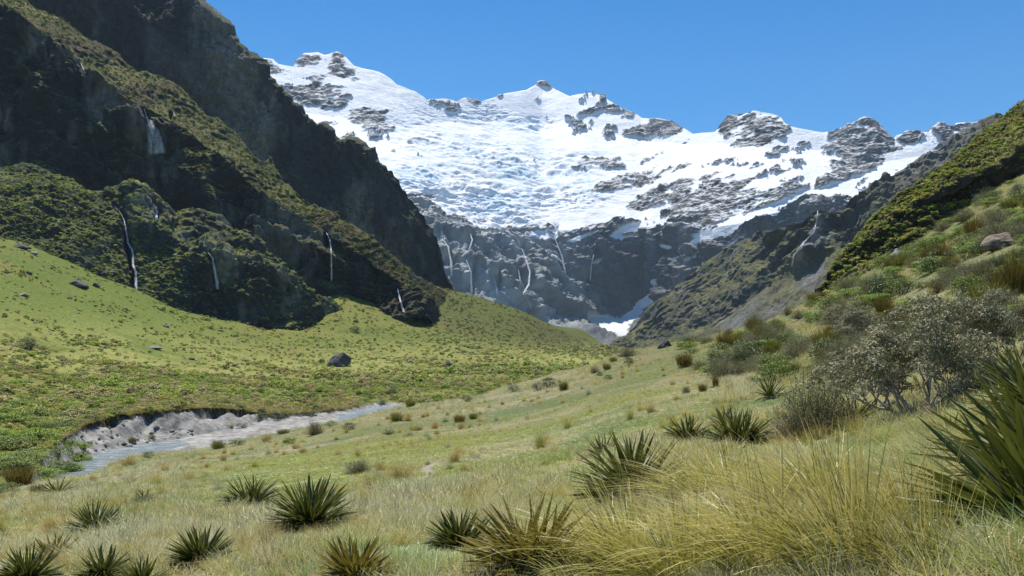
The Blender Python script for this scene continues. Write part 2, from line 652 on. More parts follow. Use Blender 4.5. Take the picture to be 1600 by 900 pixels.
# courses of the falling streams (image points), used to cut their gullies and later to lay the water
FALLS = [
    ('L2', [(225, 170), (229, 182), (234, 196), (238, 210)], 3.2, 'white fall fanning into spray on the great dark cliff', [(234, 190, 4), (240, 208, 9), (244, 228, 12), (246, 240, 13)]),
    ('L2', [(126, 98), (130, 107), (133, 116)], 2.0, 'short thread of water high on the dark cliff at left', None),
    ('L2', [(270, 172), (273, 181)], 1.6, 'tiny fall on the grassy rib above the dark cliff', None),
    ('L1', [(178, 322), (188, 332), (194, 345), (197, 362), (200, 380), (207, 392), (208, 415), (212, 425), (213, 455)], 3.2, 'long stepped waterfall down the bushy bluff', None),
    ('L1', [(326, 395), (332, 403), (335, 420), (338, 436), (340, 452)], 4.2, 'bright waterfall dropping over the lower dark bluff', None),
    ('L1', [(240, 318), (245, 330), (244, 344)], 4.0, 'broad little fall beside the rocky knob', None),
    ('L2', [(510, 363), (515, 374), (517, 388), (518, 410), (518, 440)], 2.2, 'thin straight thread of water in the middle of the dark cliff', None),
    ('L2', [(621, 450), (625, 468), (631, 488)], 3.2, 'stepped fall at the right foot of the dark cliff', None),
    ('LE', [(1278, 328), (1276, 345), (1272, 362), (1255, 380), (1240, 400), (1237, 417)], 2.4, 'winding white stream on the mountain side at right', None),
    ('LD', [(690, 372), (700, 385), (705, 410), (706, 432)], 3.0, 'leftmost tall fall under the glacier', None),
    ('LD', [(735, 365), (738, 375), (731, 397)], 2.2, 'short fall on the upper slabs under the glacier', None),
    ('LD', [(728, 405), (736, 425), (737, 462)], 2.4, 'thin fall on the left slabs right of the leftmost tall one', None),
    ('LD', [(768, 425), (775, 445), (777, 460)], 2.6, 'short white fall at the end of the left slab', None),
    ('LD', [(815, 388), (822, 405), (828, 425), (826, 445), (818, 458)], 3.0, 'braided fall down the middle slabs', None),
    ('LD', [(810, 420), (814, 445)], 2.0, 'thin side thread of the braided middle fall', None),
    ('LD', [(867, 352), (868, 375), (878, 400), (884, 430)], 2.6, 'long zigzag fall right of the braided one', None),
    ('LD', [(928, 396), (924, 415), (922, 440)], 2.0, 'thin thread below the small snow patch on the dark wall', None),
    ('LD', [(820, 462), (828, 475), (830, 485)], 2.2, 'lowest fall at the foot of the slabs', None),
]


def gully(key, px, py, wid):
    """1 along the streams of a hillside, 0 away from them"""
    g_ = np.zeros(len(px))
    for (L, path, w, lab, spr) in FALLS:
        if L != key:
            continue
        q = np.array(path, float)
        for (ax, ay), (bx, by) in zip(q[:-1], q[1:]):
            m = (px > min(ax, bx) - 4 * wid) & (px < max(ax, bx) + 4 * wid) & (py > min(ay, by) - 4 * wid) & (py < max(ay, by) + 4 * wid)
            if not m.any():
                continue
            x, y = px[m], py[m]
            t = np.clip(((x - ax) * (bx - ax) + (y - ay) * (by - ay)) / ((bx - ax) ** 2 + (by - ay) ** 2 + 1e-6), 0, 1)
            dd = (x - ax - t * (bx - ax)) ** 2 + (y - ay - t * (by - ay)) ** 2
            g_[m] = np.maximum(g_[m], np.exp(-dd / (wid * wid)))
    return g_


# ---- cliffs and mountains
def slabs(P, h, amp, seed, tilt=(0, 0)):
    return -ledges(P, h, amp, seed, tilt)


def ledges(P, h, amp, seed, tilt=(0, 0)):
    z = P[:, 2] + P[:, 0] * tilt[0] + P[:, 1] * tilt[1] + h * 1.3 * fbm(P, h * 7, 3, seed=seed) + .35 * h * fbm(P, h * 1.6, 2, seed=seed + 1)
    s = z / h
    s = s - np.floor(s)
    m = sst(-.35, .3, fbm(P, h * 5, 3, seed=seed + 2))
    return amp * (s - sst(.68, 1.0, s)) * m


def crags(P, size, amp, seed, zst=2.2):
    a = fbm(P, (size, size, size * zst), 6, .52, 'r', seed)
    b = fbm(P, size * 3.2, 3, .5, 'n', seed + 1)
    return amp * (.75 * a + 1.2 * b)


def plates(P, size, amp, seed, k=5.0, zst=1.2):
    """stepped relief: faces, shelves and overhangs of broken rock"""
    a = fbm(P, (size, size, size * zst), 6, .5, 'n', seed) * k
    fl = np.floor(a)
    return amp * (fl + sst(.55, 1.0, a - fl)) / k


def rockcol(P, size, seed, dark, light, lo=.0, hi=.45):
    a = fbm(P, (size, size, size * 1.8), 4, .55, 'n', seed)
    s = fbm(P, (size * .12, size * .12, size * .9), 3, .6, 'n', seed + 1)
    return mix(dark, light, sst(lo, hi, a + .25 * s))


def vegmix(P, n, rock, grass, thr=.55, wid=.15, seed=30, size=14):
    g = n[:, 2] + .22 * fbm(P, size, 4, .6, 'n', seed)
    return mix(rock, grass, sst(thr - wid, thr + wid, g))


DARK = C(.052, .055, .058)
LITE = C(.21, .205, .185)
bush_mat = terrain_mat('bush_slope', 3.0, 1.8, 1.3, lo=.35, hi=1.6, crisp=.72)
cliff_mat = terrain_mat('cliff_rock', 7.0, 6.0, 4.5, lo=.4, hi=1.65, crisp=.75)
far_mat = terrain_mat('far_rock', 14.0, 9.0, 4.0, lo=.65, hi=1.3)

# -- bushy bluff at the foot of the cliffs
TOP1 = [(-300, 285), (-100, 268), (0, 262), (43, 259), (97, 273), (133, 295), (165, 303), (185, 290), (215, 292), (240, 303), (258, 320), (264, 342), (290, 337), (330, 345), (367, 363), (397, 380), (420, 395), (450, 425), (490, 458), (530, 478), (560, 500)]
BRK1 = [(-300, 300), (0, 292), (43, 288), (97, 300), (140, 322), (200, 352), (260, 383), (300, 393), (330, 393), (380, 402), (430, 430), (470, 452), (500, 472), (530, 488), (560, 503)]


def d1(P, n, px, py):
    st = sst(265, 300, px) * (1 - sst(480, 530, px))
    d = crags(P, 26, 3.0, 1, 1.2) + plates(P, 24, 7, 2) * (.7 + .8 * st) + ledges(P, 9, 2.5, 3) * (.6 + .6 * st)
    d += 1.2 * fbm(P, 5, 3, .6, 'b', 5)
    # rocky gully of the long thin fall
    gx = np.interp(py, [300, 335, 400, 460], [186, 192, 204, 212])
    d -= 2.5 * np.exp(-((px - gx) / 7) ** 2)
    return d - 3.0 * gully('L1', px, py, 4.5)


def c1(P, n, px, py):
    rock = rockcol(P, 22, 7, DARK * .9, LITE * 1.1, .05, .5)
    g = mix(C(.07, .085, .022), C(.185, .195, .05), sst(-.25, .3, fbm(P, 22, 5, .6, seed=8)))
    thr = .50 + .12 * sst(265, 300, px)
    col = vegmix(P, n, rock, g, thr, .12, 9, 9)
    knob = np.exp(-(((px - 237) / 16) ** 2 + ((py - 325) / 18) ** 2))
    col = mix(col, C(.05, .052, .05), .75 * gully('L1', px, py, 5) * sst(-.5, .1, fbm(P, 7, 3, seed=24)))
    return mix(col, C(.22, .215, .2), np.clip(knob * sst(-.2, .3, fbm(P, 6, 3, seed=10)), 0, 1))


L1 = loft('bluff', -300, 560, 640,
          [(-300, 330), (0, 385), (100, 425), (200, 467), (300, 507), (420, 532), (480, 528), (560, 512)],
          [(-300, 378), (0, 378), (100, 388), (200, 400), (300, 420), (420, 443), (480, 470), (560, 500)],
          [(BRK1, [(-300, 47), (180, 49), (250, 56), (300, 74), (460, 72), (520, 50), (560, 40)], 170),
           (TOP1, [(-300, 24), (150, 28), (190, 50), (250, 52), (275, 26), (560, 30)], 70)],
          bush_mat, d1, c1, (60, .6))

# -- great dark cliff with the sunlit grassy rib on top
BRK2 = [(-300, -250), (-100, -80), (0, 8), (33, 30), (67, 57), (110, 80), (127, 100), (160, 120), (187, 143), (220, 163), (253, 180), (283, 197), (310, 217), (350, 250), (383, 278), (410, 300), (443, 323), (473, 343), (507, 363), (553, 390), (583, 407), (610, 423), (640, 448), (670, 478), (700, 506), (730, 525), (760, 540)]
TOP2 = [(-300, -320), (0, -45), (57, 0), (87, 13), (130, 43), (157, 67), (187, 87), (213, 110), (253, 123), (290, 147), (320, 177), (347, 187), (367, 207), (393, 237), (412, 256), (421, 243), (440, 272), (487, 313), (533, 343), (583, 377), (620, 403), (650, 430), (680, 447), (720, 468), (760, 502)]


def d2(P, n, px, py):
    low = py > poly(BRK2, px) + 2
    d = crags(P, 40, 9, 11, 1.5) + plates(P, 60, 26, 12, 6, 1.3) + plates(P, 7, 2.2, 14, 3) + ledges(P, 30, 7, 13, (.55, 0)) * np.where(low, 1, .25) + plates(P, 15, 5, 16, 4)
    d = np.where(low, d, d * .34) * (1 - .85 * sst(640, 700, px)) + .9 * fbm(P, 7, 3, .6, 'b', 17)
    # a vegetated buttress standing out of the face
    d += 13 * np.exp(-((px - np.interp(py, [240, 370], [300, 345])) / 22) ** 2) * sst(225, 260, py) * (1 - sst(345, 380, py))
    return d - 5.0 * gully('L2', px, py, 4)


def c2(P, n, px, py):
    rock = rockcol(P, 50, 18, DARK * .85, LITE * 1.1, .02, .4)
    g = mix(C(.085, .10, .028), C(.20, .19, .06), sst(-.35, .35, fbm(P, 28, 4, .6, seed=19)))
    g = mix(g, C(.12, .095, .045), sst(.05, .4, fbm(P, 45, 3, .5, seed=20)))
    rib = 1 - sst(-6, 3, py - poly(BRK2, px))
    butt = np.exp(-((px - np.interp(py, [230, 370], [300, 345])) / 26) ** 2) * sst(225, 250, py)
    g = mix(g, mix(C(.10, .088, .036), C(.115, .125, .035), sst(-.3, .3, fbm(P, 40, 3, seed=15))) * .65, sst(600, 690, px))
    thr = .62 - .25 * rib - .16 * butt - .2 * sst(660, 700, px)
    rock = mix(rock, C(.028, .03, .033), .8 * gully('L2', px, py, 4.5))
    return vegmix(P, n, rock, g, thr, .1, 21, 14)


L2 = loft('cliff', -300, 760, 840,
          [(-300, 330), (0, 295), (100, 305), (200, 345), (300, 380), (400, 415), (450, 455), (500, 490), (560, 510), (620, 512), (700, 524), (760, 560)],
          [(-300, 560), (0, 545), (300, 560), (420, 560), (500, 545), (600, 530), (660, 535), (700, 560), (760, 610)],
          [(BRK2, [(-300, 72), (580, 72), (640, 58), (700, 42), (760, 35)], 300), (TOP2, [(-300, 40), (400, 37), (580, 34), (700, 25), (760, 22)], 80)],
          cliff_mat, d2, c2, (150, .9))

# -- rear dark wall
TOP3 = [(-300, -420), (0, -300), (150, -190), (240, -70), (293, 0), (313, 27), (340, 47), (353, 67), (377, 83), (397, 113), (423, 137), (450, 157), (477, 183), (503, 203), (530, 227), (550, 230), (570, 247), (587, 260), (613, 263), (627, 287), (637, 307), (657, 327), (673, 343), (683, 367), (697, 403), (703, 433), (720, 460), (760, 480)]


def d3(P, n, px, py):
    d = crags(P, 80, 13, 41, 2.0) + plates(P, 100, 42, 42, 6, 1.8) + ledges(P, 48, 8, 43, (.65, 0)) + plates(P, 24, 10, 46, 4) + plates(P, 10, 3, 47, 3)
    return d


def c3(P, n, px, py):
    rock = rockcol(P, 95, 48, DARK * 1.0, LITE * 1.15, -.05, .4)
    gul = np.exp(-((py - np.interp(px, [230, 420], [70, 235])) / 26) ** 2) * sst(215, 240, px) * (1 - sst(345, 380, px))
    rock = mix(rock, C(.2, .195, .18), gul * .6)
    g = mix(C(.06, .07, .022), C(.1, .1, .035), sst(-.3, .3, fbm(P, 40, 3, seed=49)))
    return vegmix(P, n, rock, g, .60, .1, 50, 22)


L3 = loft('rear_cliff', -300, 760, 760,
          [(-300, -150), (0, 25), (130, 90), (253, 165), (320, 215), (393, 275), (440, 305), (533, 380), (620, 440), (700, 490), (760, 500)],
          [(-300, 860), (0, 880), (400, 930), (760, 960)],
          [(TOP3, [(-300, 70), (230, 68), (350, 71), (620, 74), (760, 60)], 330)],
          cliff_mat, d3, c3, (300, 1.0))

# -- right: valley side beyond, with its dark band of cliff and scree
TOPE = [(940, 548), (972, 524), (1000, 493), (1030, 460), (1067, 437), (1113, 403), (1153, 380), (1177, 368), (1200, 355), (1227, 335), (1253, 330), (1300, 317), (1340, 297), (1363, 283), (1390, 270), (1423, 252), (1450, 240), (1480, 226), (1510, 213), (1540, 200), (1560, 188), (1600, 170), (1800, 120)]
SCRE = [(940, 556), (985, 545), (1060, 525), (1113, 507), (1150, 480), (1180, 457), (1233, 423), (1340, 373), (1400, 335), (1500, 290), (1800, 200)]
BRKE = [(940, 550), (985, 530), (1030, 468), (1100, 418), (1150, 388), (1190, 366), (1227, 343), (1253, 336), (1300, 322), (1345, 300), (1390, 290), (1440, 275), (1500, 250), (1800, 170)]


def dE(P, n, px, py):
    sc = 1 - sst(-8, 8, poly(SCRE, px) - py)
    st = .45 + .55 * sst(1170, 1215, px)
    d = (crags(P, 70, 13, 61, 1.0) + plates(P, 90, 40, 62, 6, .8) + slabs(P, 42, 30, 63, (-.5, 0)) + plates(P, 24, 9, 66, 4)) * st * (1 - .75 * sc)
    d += sc * 2.0 * fbm(P, (25, 25, 60), 3, seed=67)
    return d


def cE(P, n, px, py):
    rock = rockcol(P, 60, 68, C(.07, .075, .08), C(.17, .165, .15), .0, .5)
    g = mix(C(.085, .092, .034), C(.17, .16, .06), sst(-.35, .35, fbm(P, 50, 4, .6, seed=69)))
    g = mix(g, C(.16, .135, .085), sst(.1, .5, fbm(P, 70, 3, seed=75)) * .7)
    col = vegmix(P, n, rock, g, .50, .1, 70, 26)
    scree = mix(C(.19, .185, .17), C(.12, .115, .09), sst(-.2, .25, fbm(P, (26, 26, 160), 4, .6, seed=71)))
    upper = sst(1340, 1420, px)
    sc = np.clip((1 - sst(-2, 10, poly(SCRE, px) - py)) * sst(1060, 1150, px) + upper, 0, 1)
    gg = sst(.0, .4, fbm(P, 55, 4, .6, seed=72) + .3 * (1 - upper))
    col = mix(col, mix(scree, g, gg * .8), sc * .9)
    # gullies of pale gravel
    gul = np.exp(-((px - np.interp(py, [330, 370, 420, 470], [1277, 1275, 1245, 1236])) / 5) ** 2) * sst(325, 340, py) * (1 - sst(405, 425, py))
    gul += np.exp(-((px - np.interp(py, [360, 400], [1300, 1255])) / 6) ** 2) * sst(355, 365, py) * (1 - sst(395, 410, py))
    return mix(col, C(.27, .265, .25), np.clip(gul * 1.0, 0, 1))


LE = loft('valley_side', 940, 1800, 640,
          [(940, 568), (985, 565), (1100, 552), (1250, 505), (1350, 450), (1500, 400), (1800, 330)],
          [(940, 1500), (1100, 1250), (1300, 1050), (1800, 900)],
          [(SCRE, 36, 60), (BRKE, [(940, 34), (1080, 35), (1180, 42), (1220, 70), (1330, 70), (1400, 42), (1800, 40)], 190),
           (TOPE, [(940, 36), (1200, 34), (1400, 38), (1800, 38)], 50)],
          cliff_mat, dE, cE, (500, .8))

# -- right: near bushy hill with an overhanging dark cliff
TOPF = [(1240, 500), (1280, 450), (1293, 430), (1310, 403), (1333, 380), (1347, 360), (1367, 340), (1393, 317), (1423, 293), (1453, 270), (1483, 253), (1513, 230), (1553, 197), (1570, 183), (1587, 170), (1600, 158), (1750, 40), (1900, -50)]
BRKF = [(1240, 505), (1290, 436), (1330, 396), (1370, 366), (1397, 338), (1430, 318), (1480, 290), (1523, 273), (1560, 262), (1600, 228), (1750, 120), (1900, 40)]
LOWF = [(1240, 508), (1290, 442), (1340, 408), (1380, 397), (1420, 387), (1450, 371), (1490, 345), (1530, 316), (1600, 276), (1750, 180), (1900, 90)]


def dF(P, n, px, py):
    face = sst(-6, 4, py - poly(BRKF, px)) * (1 - sst(-4, 6, py - poly(LOWF, px)))
    d = (crags(P, 14, 2.0, 81, 1.3) + plates(P, 12, 4, 82) + ledges(P, 6, 1.6, 83)) * (.35 + .65 * face) - 1.2 * face
    return d + .4 * fbm(P, 2.2, 3, .6, 'b', 85)


def cF(P, n, px, py):
    rock = rockcol(P, 10, 86, C(.035, .033, .026), C(.10, .092, .07), .05, .5)
    g = mix(C(.11, .11, .03), C(.25, .23, .065), sst(-.35, .35, fbm(P, 9, 4, .6, seed=87)))
    return vegmix(P, n, rock, g, .44, .1, 88, 4)


LF = loft('near_bluff', 1240, 1900, 460,
          [(1240, 530), (1290, 480), (1400, 440), (1600, 340), (1900, 200)],
          [(1240, 150), (1400, 135), (1600, 125), (1900, 120)],
          [(LOWF, 38, 40), (BRKF, [(1240, 45), (1320, 50), (1390, 72), (1900, 80)], 110), (TOPF, [(1240, 36), (1900, 42)], 110)],
          bush_mat, dF, cF, (60, .5))
# -- the snow mountain at the head of the valley
TOPD = [(200, 120), (330, 108), (387, 92), (400, 90), (427, 92), (435, 100), (458, 104), (462, 95), (475, 83), (497, 82), (507, 87), (513, 86), (525, 82), (540, 90), (553, 103), (567, 107), (593, 113), (613, 125), (620, 132), (647, 143), (663, 153), (667, 157), (693, 153), (713, 157), (727, 153), (743, 155), (750, 160), (760, 157), (790, 147), (823, 142), (843, 130), (852, 131), (867, 140), (890, 152), (907, 148), (927, 146), (942, 152), (950, 158), (973, 172), (997, 180), (1003, 185), (1027, 187), (1050, 188), (1063, 197), (1083, 208), (1117, 205), (1122, 197), (1137, 180), (1177, 172), (1207, 177), (1220, 182), (1227, 193), (1240, 200), (1287, 208), (1307, 205), (1327, 195), (1355, 185), (1370, 195), (1380, 207), (1397, 218), (1400, 212), (1423, 207), (1453, 208), (1467, 195), (1487, 200), (1495, 193), (1507, 192), (1517, 195), (1530, 192), (1547, 197), (1600, 210), (1900, 260)]
SH = [(200, 200), (387, 175), (470, 175), (560, 190), (640, 195), (720, 190), (800, 190), (900, 195), (980, 215), (1060, 225), (1130, 225), (1200, 232), (1290, 235), (1340, 260), (1400, 250), (1500, 235), (1900, 290)]
MID = [(200, 300), (387, 270), (600, 275), (720, 290), (850, 300), (950, 300), (1050, 290), (1150, 290), (1250, 285), (1350, 295), (1500, 290), (1900, 330)]
CLT = [(200, 380), (600, 330), (663, 322), (730, 345), (777, 363), (827, 357), (867, 360), (913, 357), (987, 357), (1033, 352), (1090, 360), (1150, 350), (1233, 328), (1340, 318), (1500, 310), (1900, 350)]
CLB = [(200, 500), (600, 480), (680, 470), (760, 485), (850, 496), (915, 497), (985, 492), (1040, 466), (1100, 440), (1200, 400), (1340, 360), (1900, 380)]


def ell(px, py, cx, cy, rx, ry, ang=0.0):
    a = R(ang)
    dx, dy = px - cx, py - cy
    u = (dx * math.cos(a) + dy * math.sin(a)) / rx
    v = (-dx * math.sin(a) + dy * math.cos(a)) / ry
    return np.exp(-(u * u + v * v) ** 1.2)


ROCKS = [  # rock bands breaking through the snow: centre, half size, tilt, strength
    (492, 152, 58, 19, 10, 1.0), (580, 186, 34, 20, 25, .95), (480, 93, 22, 9, -8, 1.0), (528, 95, 12, 12, 30, .8), (535, 113, 34, 10, 25, .75),
    (420, 108, 32, 8, 10, .75), (405, 96, 24, 4, 0, .9), (500, 128, 40, 8, 15, .45), (705, 170, 34, 9, 8, .7), (738, 157, 16, 7, 20, .9), (690, 163, 20, 6, 0, .6),
    (850, 134, 16, 4, 20, .7), (838, 158, 11, 6, 30, .55), (942, 160, 7, 8, 0, .9), (925, 174, 24, 6, -15, .65), (955, 172, 22, 8, 15, .7), (900, 197, 24, 9, 40, .4),
    (1038, 203, 34, 11, -8, 1.0), (1000, 208, 30, 9, 0, .7), (985, 178, 20, 6, 15, .6), (1040, 189, 26, 4, 5, .8), (950, 208, 20, 8, -20, .6),
    (1178, 203, 55, 30, 0, .82), (1135, 200, 14, 22, 0, 1.0), (1210, 200, 26, 20, 30, .9), (1180, 222, 36, 10, 0, .95),
    (1345, 240, 48, 46, 20, .98), (1378, 215, 20, 30, -30, 1.0), (1330, 275, 36, 22, 0, .95), (1365, 205, 14, 18, 0, 1.0),
    (1422, 216, 24, 10, 0, 1.0), (1470, 208, 22, 14, 30, 1.0), (1512, 200, 30, 9, 0, .85), (1500, 225, 60, 16, -18, .7), (1560, 215, 60, 30, 0, .8),
    (1040, 268, 60, 8, -16, .45), (930, 258, 40, 14, -10, .5), (1000, 285, 60, 18, -14, .62), (960, 292, 36, 12, -10, .7), (1045, 292, 60, 16, -14, .55),
    (1120, 300, 70, 30, -22, .7), (1010, 318, 60, 18, -12, .75), (1070, 320, 40, 26, -25, .9), (1130, 330, 70, 18, -20, .78), (1230, 262, 50, 12, -12, .5),
    (1290, 288, 40, 10, -8, .85), (1215, 300, 60, 10, -14, .6), (1160, 262, 80, 14, -8, .35), (1105, 262, 60, 10, -10, .4), (1250, 240, 60, 8, -5, .3), (1190, 325, 60, 9, -16, .7),
    (885, 312, 22, 14, 0, .6), (960, 262, 24, 8, 0, .5), (545, 225, 14, 9, -20, .8), (670, 305, 12, 5, 0, .85), (885, 320, 34, 10, 5, .6),
    (700, 335, 60, 9, 20, .5), (640, 320, 40, 14, 20, .5),
]
CLEAR = [  # snow chutes through the cliffs
    (1160, 345, 90, 6.5, -20, 1.2), (1260, 310, 70, 7, -22, 1.0), (1330, 285, 50, 6, -25, 1.0), (1385, 262, 40, 8, -35, 1.2), (1270, 285, 3.5, 40, 8, 1.0), (945, 323, 40, 16, -10, 1.1),
    (1000, 335, 60, 7, -12, .8), (1090, 270, 50, 5, -14, .7),
]
SNOWB = [  # and caught on the slabs
    (700, 350, 30, 4, 20, .9), (765, 372, 26, 4, 22, .9), (838, 366, 22, 5, 10, .9), (905, 372, 26, 4, -15, .8), (985, 372, 34, 4, -8, .7), (1075, 385, 30, 4, -25, .9), (1110, 372, 40, 4, -22, .9), (730, 395, 20, 2.5, 25, .6), (870, 400, 24, 3, 20, .7), (1090, 402, 30, 3, -28, .8), (800, 395, 16, 3, 20, .6), (1140, 362, 40, 5, -22, 1.0),
    #  # snow lying at the foot of the cliff
    (955, 508, 38, 14, 15, 1.3), (985, 497, 26, 10, -35, 1.3), (1010, 470, 30, 9, -35, 1.0), (1030, 455, 20, 5, -30, .8), (932, 411, 14, 5, -30, 1.0), (1022, 375, 9, 4, 0, .9),
    (1040, 385, 10, 4, 10, .9), (1150, 378, 24, 3, -25, .8), (970, 520, 20, 8, 10, 1.2), (800, 470, 30, 4, 25, .35), (1060, 402, 12, 3, -20, .7), (1020, 440, 8, 8, 0, .8),
]
ICE = [(820, 195, 60, 16, 0, .7), (650, 215, 90, 26, 15, .55), (760, 235, 120, 26, 5, .6), (840, 265, 110, 30, 0, .9), (720, 290, 120, 34, 8, 1.0), (880, 300, 80, 30, 0, .9), (770, 330, 80, 24, 10, .9), (660, 180, 50, 16, 20, .4), (780, 345, 40, 14, 20, 1.0), (750, 180, 60, 20, 0, .6)]


CACHE = {}


def fields(P, px, py):
    strat = fbm(np.stack([P[:, 0] * .55 + P[:, 2] * .4, P[:, 1] * .45, P[:, 2] * 2.9 - P[:, 0] * 1.0], 1), 230, 5, .58, 'n', 91)
    fine = fbm(np.stack([P[:, 0], P[:, 1], P[:, 2] * 1.7 - P[:, 0] * .5], 1), 75, 5, .65, 'n', 92)
    rk = np.zeros(len(px))
    for (a, b, c, d, e, s) in ROCKS:
        rk = np.maximum(rk, s * ell(px, py, a, b, c, d, e))
    cl = np.zeros(len(px))
    for (a, b, c, d, e, s) in CLEAR:
        cl = np.maximum(cl, s * ell(px, py, a, b, c, d, e))
    snb = np.zeros(len(px))
    for (a, b, c, d, e, s) in SNOWB:
        snb = np.maximum(snb, s * ell(px, py, a, b, c, d, e))
    low = sst(-16, 16, py - poly(CLT, px) + 34 * strat + 10 * fine)
    rock = np.maximum(rk * .95, low * 1.25) - cl * .9 - snb * 1.5
    rock = sst(.40, .52, rock * 1.0 + .62 * strat + .72 * fine + .04)
    ice = np.zeros(len(px))
    for (a, b, c, d, e, s) in ICE:
        ice = np.maximum(ice, s * ell(px, py, a, b, c, d, e))
    ice *= 1 - rock
    return rock, ice, low, strat


def dD(P, n, px, py):
    rock, ice, low, strat = fields(P, px, py)
    CACHE['f'] = (rock, ice, low, strat)
    low = low * (.12 + .88 * rock) * (1 - .85 * sst(-6, 8, py - poly(CLB, px)))
    top = sst(0, 12, py - poly(TOPD, px))
    d = crags(P, 330, 26, 93, 1.0) * (.25 + .75 * rock)
    d += rock * (1 - low) * (-2 + 7 * fbm(P, 45, 4, .6, 'r', 94) + plates(P, 70, 15, 90, 5)) * (.35 + .65 * top)
    d += low * (plates(P, 130, 60, 99, 6, 1.2) * (1 - .55 * (1 - sst(860, 930, px))) + crags(P, 70, 12 + 10 * (px < 900), 100, 1.2) + plates(P, 40, 14, 106, 4) + plates(P, 60, 22, 110, 5) * (px < 915))
    ser = fbm(np.stack([P[:, 0], P[:, 1] * 1.0, P[:, 2] * 2.0], 1), 85, 5, .6, 'b', 95)
    d += ice * (19 * ser + 22 * fbm(np.stack([P[:, 0] * .6, P[:, 1], P[:, 2] * 3.0], 1), 140, 4, .55, 'r', 89) * sst(-.3, .3, fbm(P, 260, 2, seed=88)))
    d += (1 - rock) * 5 * fbm(P, 160, 3, .5, 'n', 97)
    lf = 1 - sst(860, 930, px)
    d += ledges(P, 120, 34, 98, (.35, 0)) * (low * .8 * (1 - lf) + .15 * rock) + (slabs(P, 100, 70, 108, (.5, 0)) + slabs(P, 34, 20, 112, (.4, 0))) * low * lf
    d += ledges(P, 40, 14, 101, (.3, 0)) * low
    # rounded buttresses running down to the right under the glacier
    for (xs, ys, w, am) in (((640, 720, 790, 850), (340, 375, 430, 480), 26, 110), ((690, 760, 800), (400, 440, 475), 22, 100), ((770, 830, 880, 925), (365, 420, 460, 515), 26, 130),
                            ((860, 905, 935), (365, 390, 420), 24, 70), ((740, 790, 850, 905), (425, 455, 480, 520), 18, 60), ((1050, 1070, 1110), (455, 440, 405), 18, 50)):
        cy = np.interp(px, xs, ys)
        on = sst(xs[0] - 30, xs[0] + 10, px) * (1 - sst(xs[-1] - 10, xs[-1] + 25, px))
        t = (py - cy) / w
        d += low * .3 * am * on * np.where(t < 0, np.exp(-(t / 1.25) ** 2), np.exp(-(t / .7) ** 2))
    return d - 14 * gully('LD', px, py, 4)


def cD(P, n, px, py):
    rock, ice, low, strat = CACHE['f']
    rc = rockcol(P, 140, 103, C(.07, .074, .08), C(.2, .2, .195), -.1, .4)
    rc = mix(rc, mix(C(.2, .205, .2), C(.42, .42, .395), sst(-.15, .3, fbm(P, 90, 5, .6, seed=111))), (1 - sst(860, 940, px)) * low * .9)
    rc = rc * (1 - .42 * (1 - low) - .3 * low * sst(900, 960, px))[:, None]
    rc = rc * (1 - .5 * gully('LD', px, py, 4))[:, None]
    stk = fbm(np.stack([P[:, 0] + .3 * P[:, 2], P[:, 1], P[:, 2] * .12], 1), 26, 4, .65, 'n', 109)
    rc = rc * (1 + .55 * np.clip(stk, -.8, 1.2) * low)[:, None]
    snow = np.tile(C(.84, .85, .87), (len(px), 1))
    ser = fbm(np.stack([P[:, 0], P[:, 1], P[:, 2] * 2.2], 1), 70, 5, .62, 'b', 95)
    snow = mix(snow, C(.38, .60, .74), np.clip(ice * sst(.05, .65, -ser) * .75 * sst(-.25, .35, fbm(P, 220, 3, seed=87)), 0, 1))
    snow = mix(snow, C(.62, .58, .50), np.clip(ell(px, py, 935, 335, 70, 14, 0) * sst(-.1, .4, fbm(P, 90, 4, seed=107)) * .35, 0, 1))
    old = sst(485, 500, py) * (1 - rock)
    snow = mix(snow, C(.6, .6, .56), old * .6)
    # thin snow caught on ledges of the rock
    g = n[:, 2] + .3 * fbm(P, 45, 4, .6, 'n', 105)
    led = sst(.70, .85, g) * (1 - .92 * sst(-5, 40, py - poly(CLT, px)))
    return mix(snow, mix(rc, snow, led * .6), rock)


snow_mat = terrain_mat('snow_and_rock', 40.0, 16.0, 4.0, rough=.75, lo=.9, hi=1.06)
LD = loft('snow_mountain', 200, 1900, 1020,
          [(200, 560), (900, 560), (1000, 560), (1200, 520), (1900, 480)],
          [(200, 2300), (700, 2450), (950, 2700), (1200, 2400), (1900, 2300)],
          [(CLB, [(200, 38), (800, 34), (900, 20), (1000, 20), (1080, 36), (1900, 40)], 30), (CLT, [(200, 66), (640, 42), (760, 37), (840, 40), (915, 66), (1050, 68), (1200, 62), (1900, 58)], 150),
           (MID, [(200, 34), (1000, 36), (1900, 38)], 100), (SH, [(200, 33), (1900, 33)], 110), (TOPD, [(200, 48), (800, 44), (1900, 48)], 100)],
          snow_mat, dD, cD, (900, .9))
# ================================================================ PLANT LIBRARY
rs = np.random.RandomState(5)


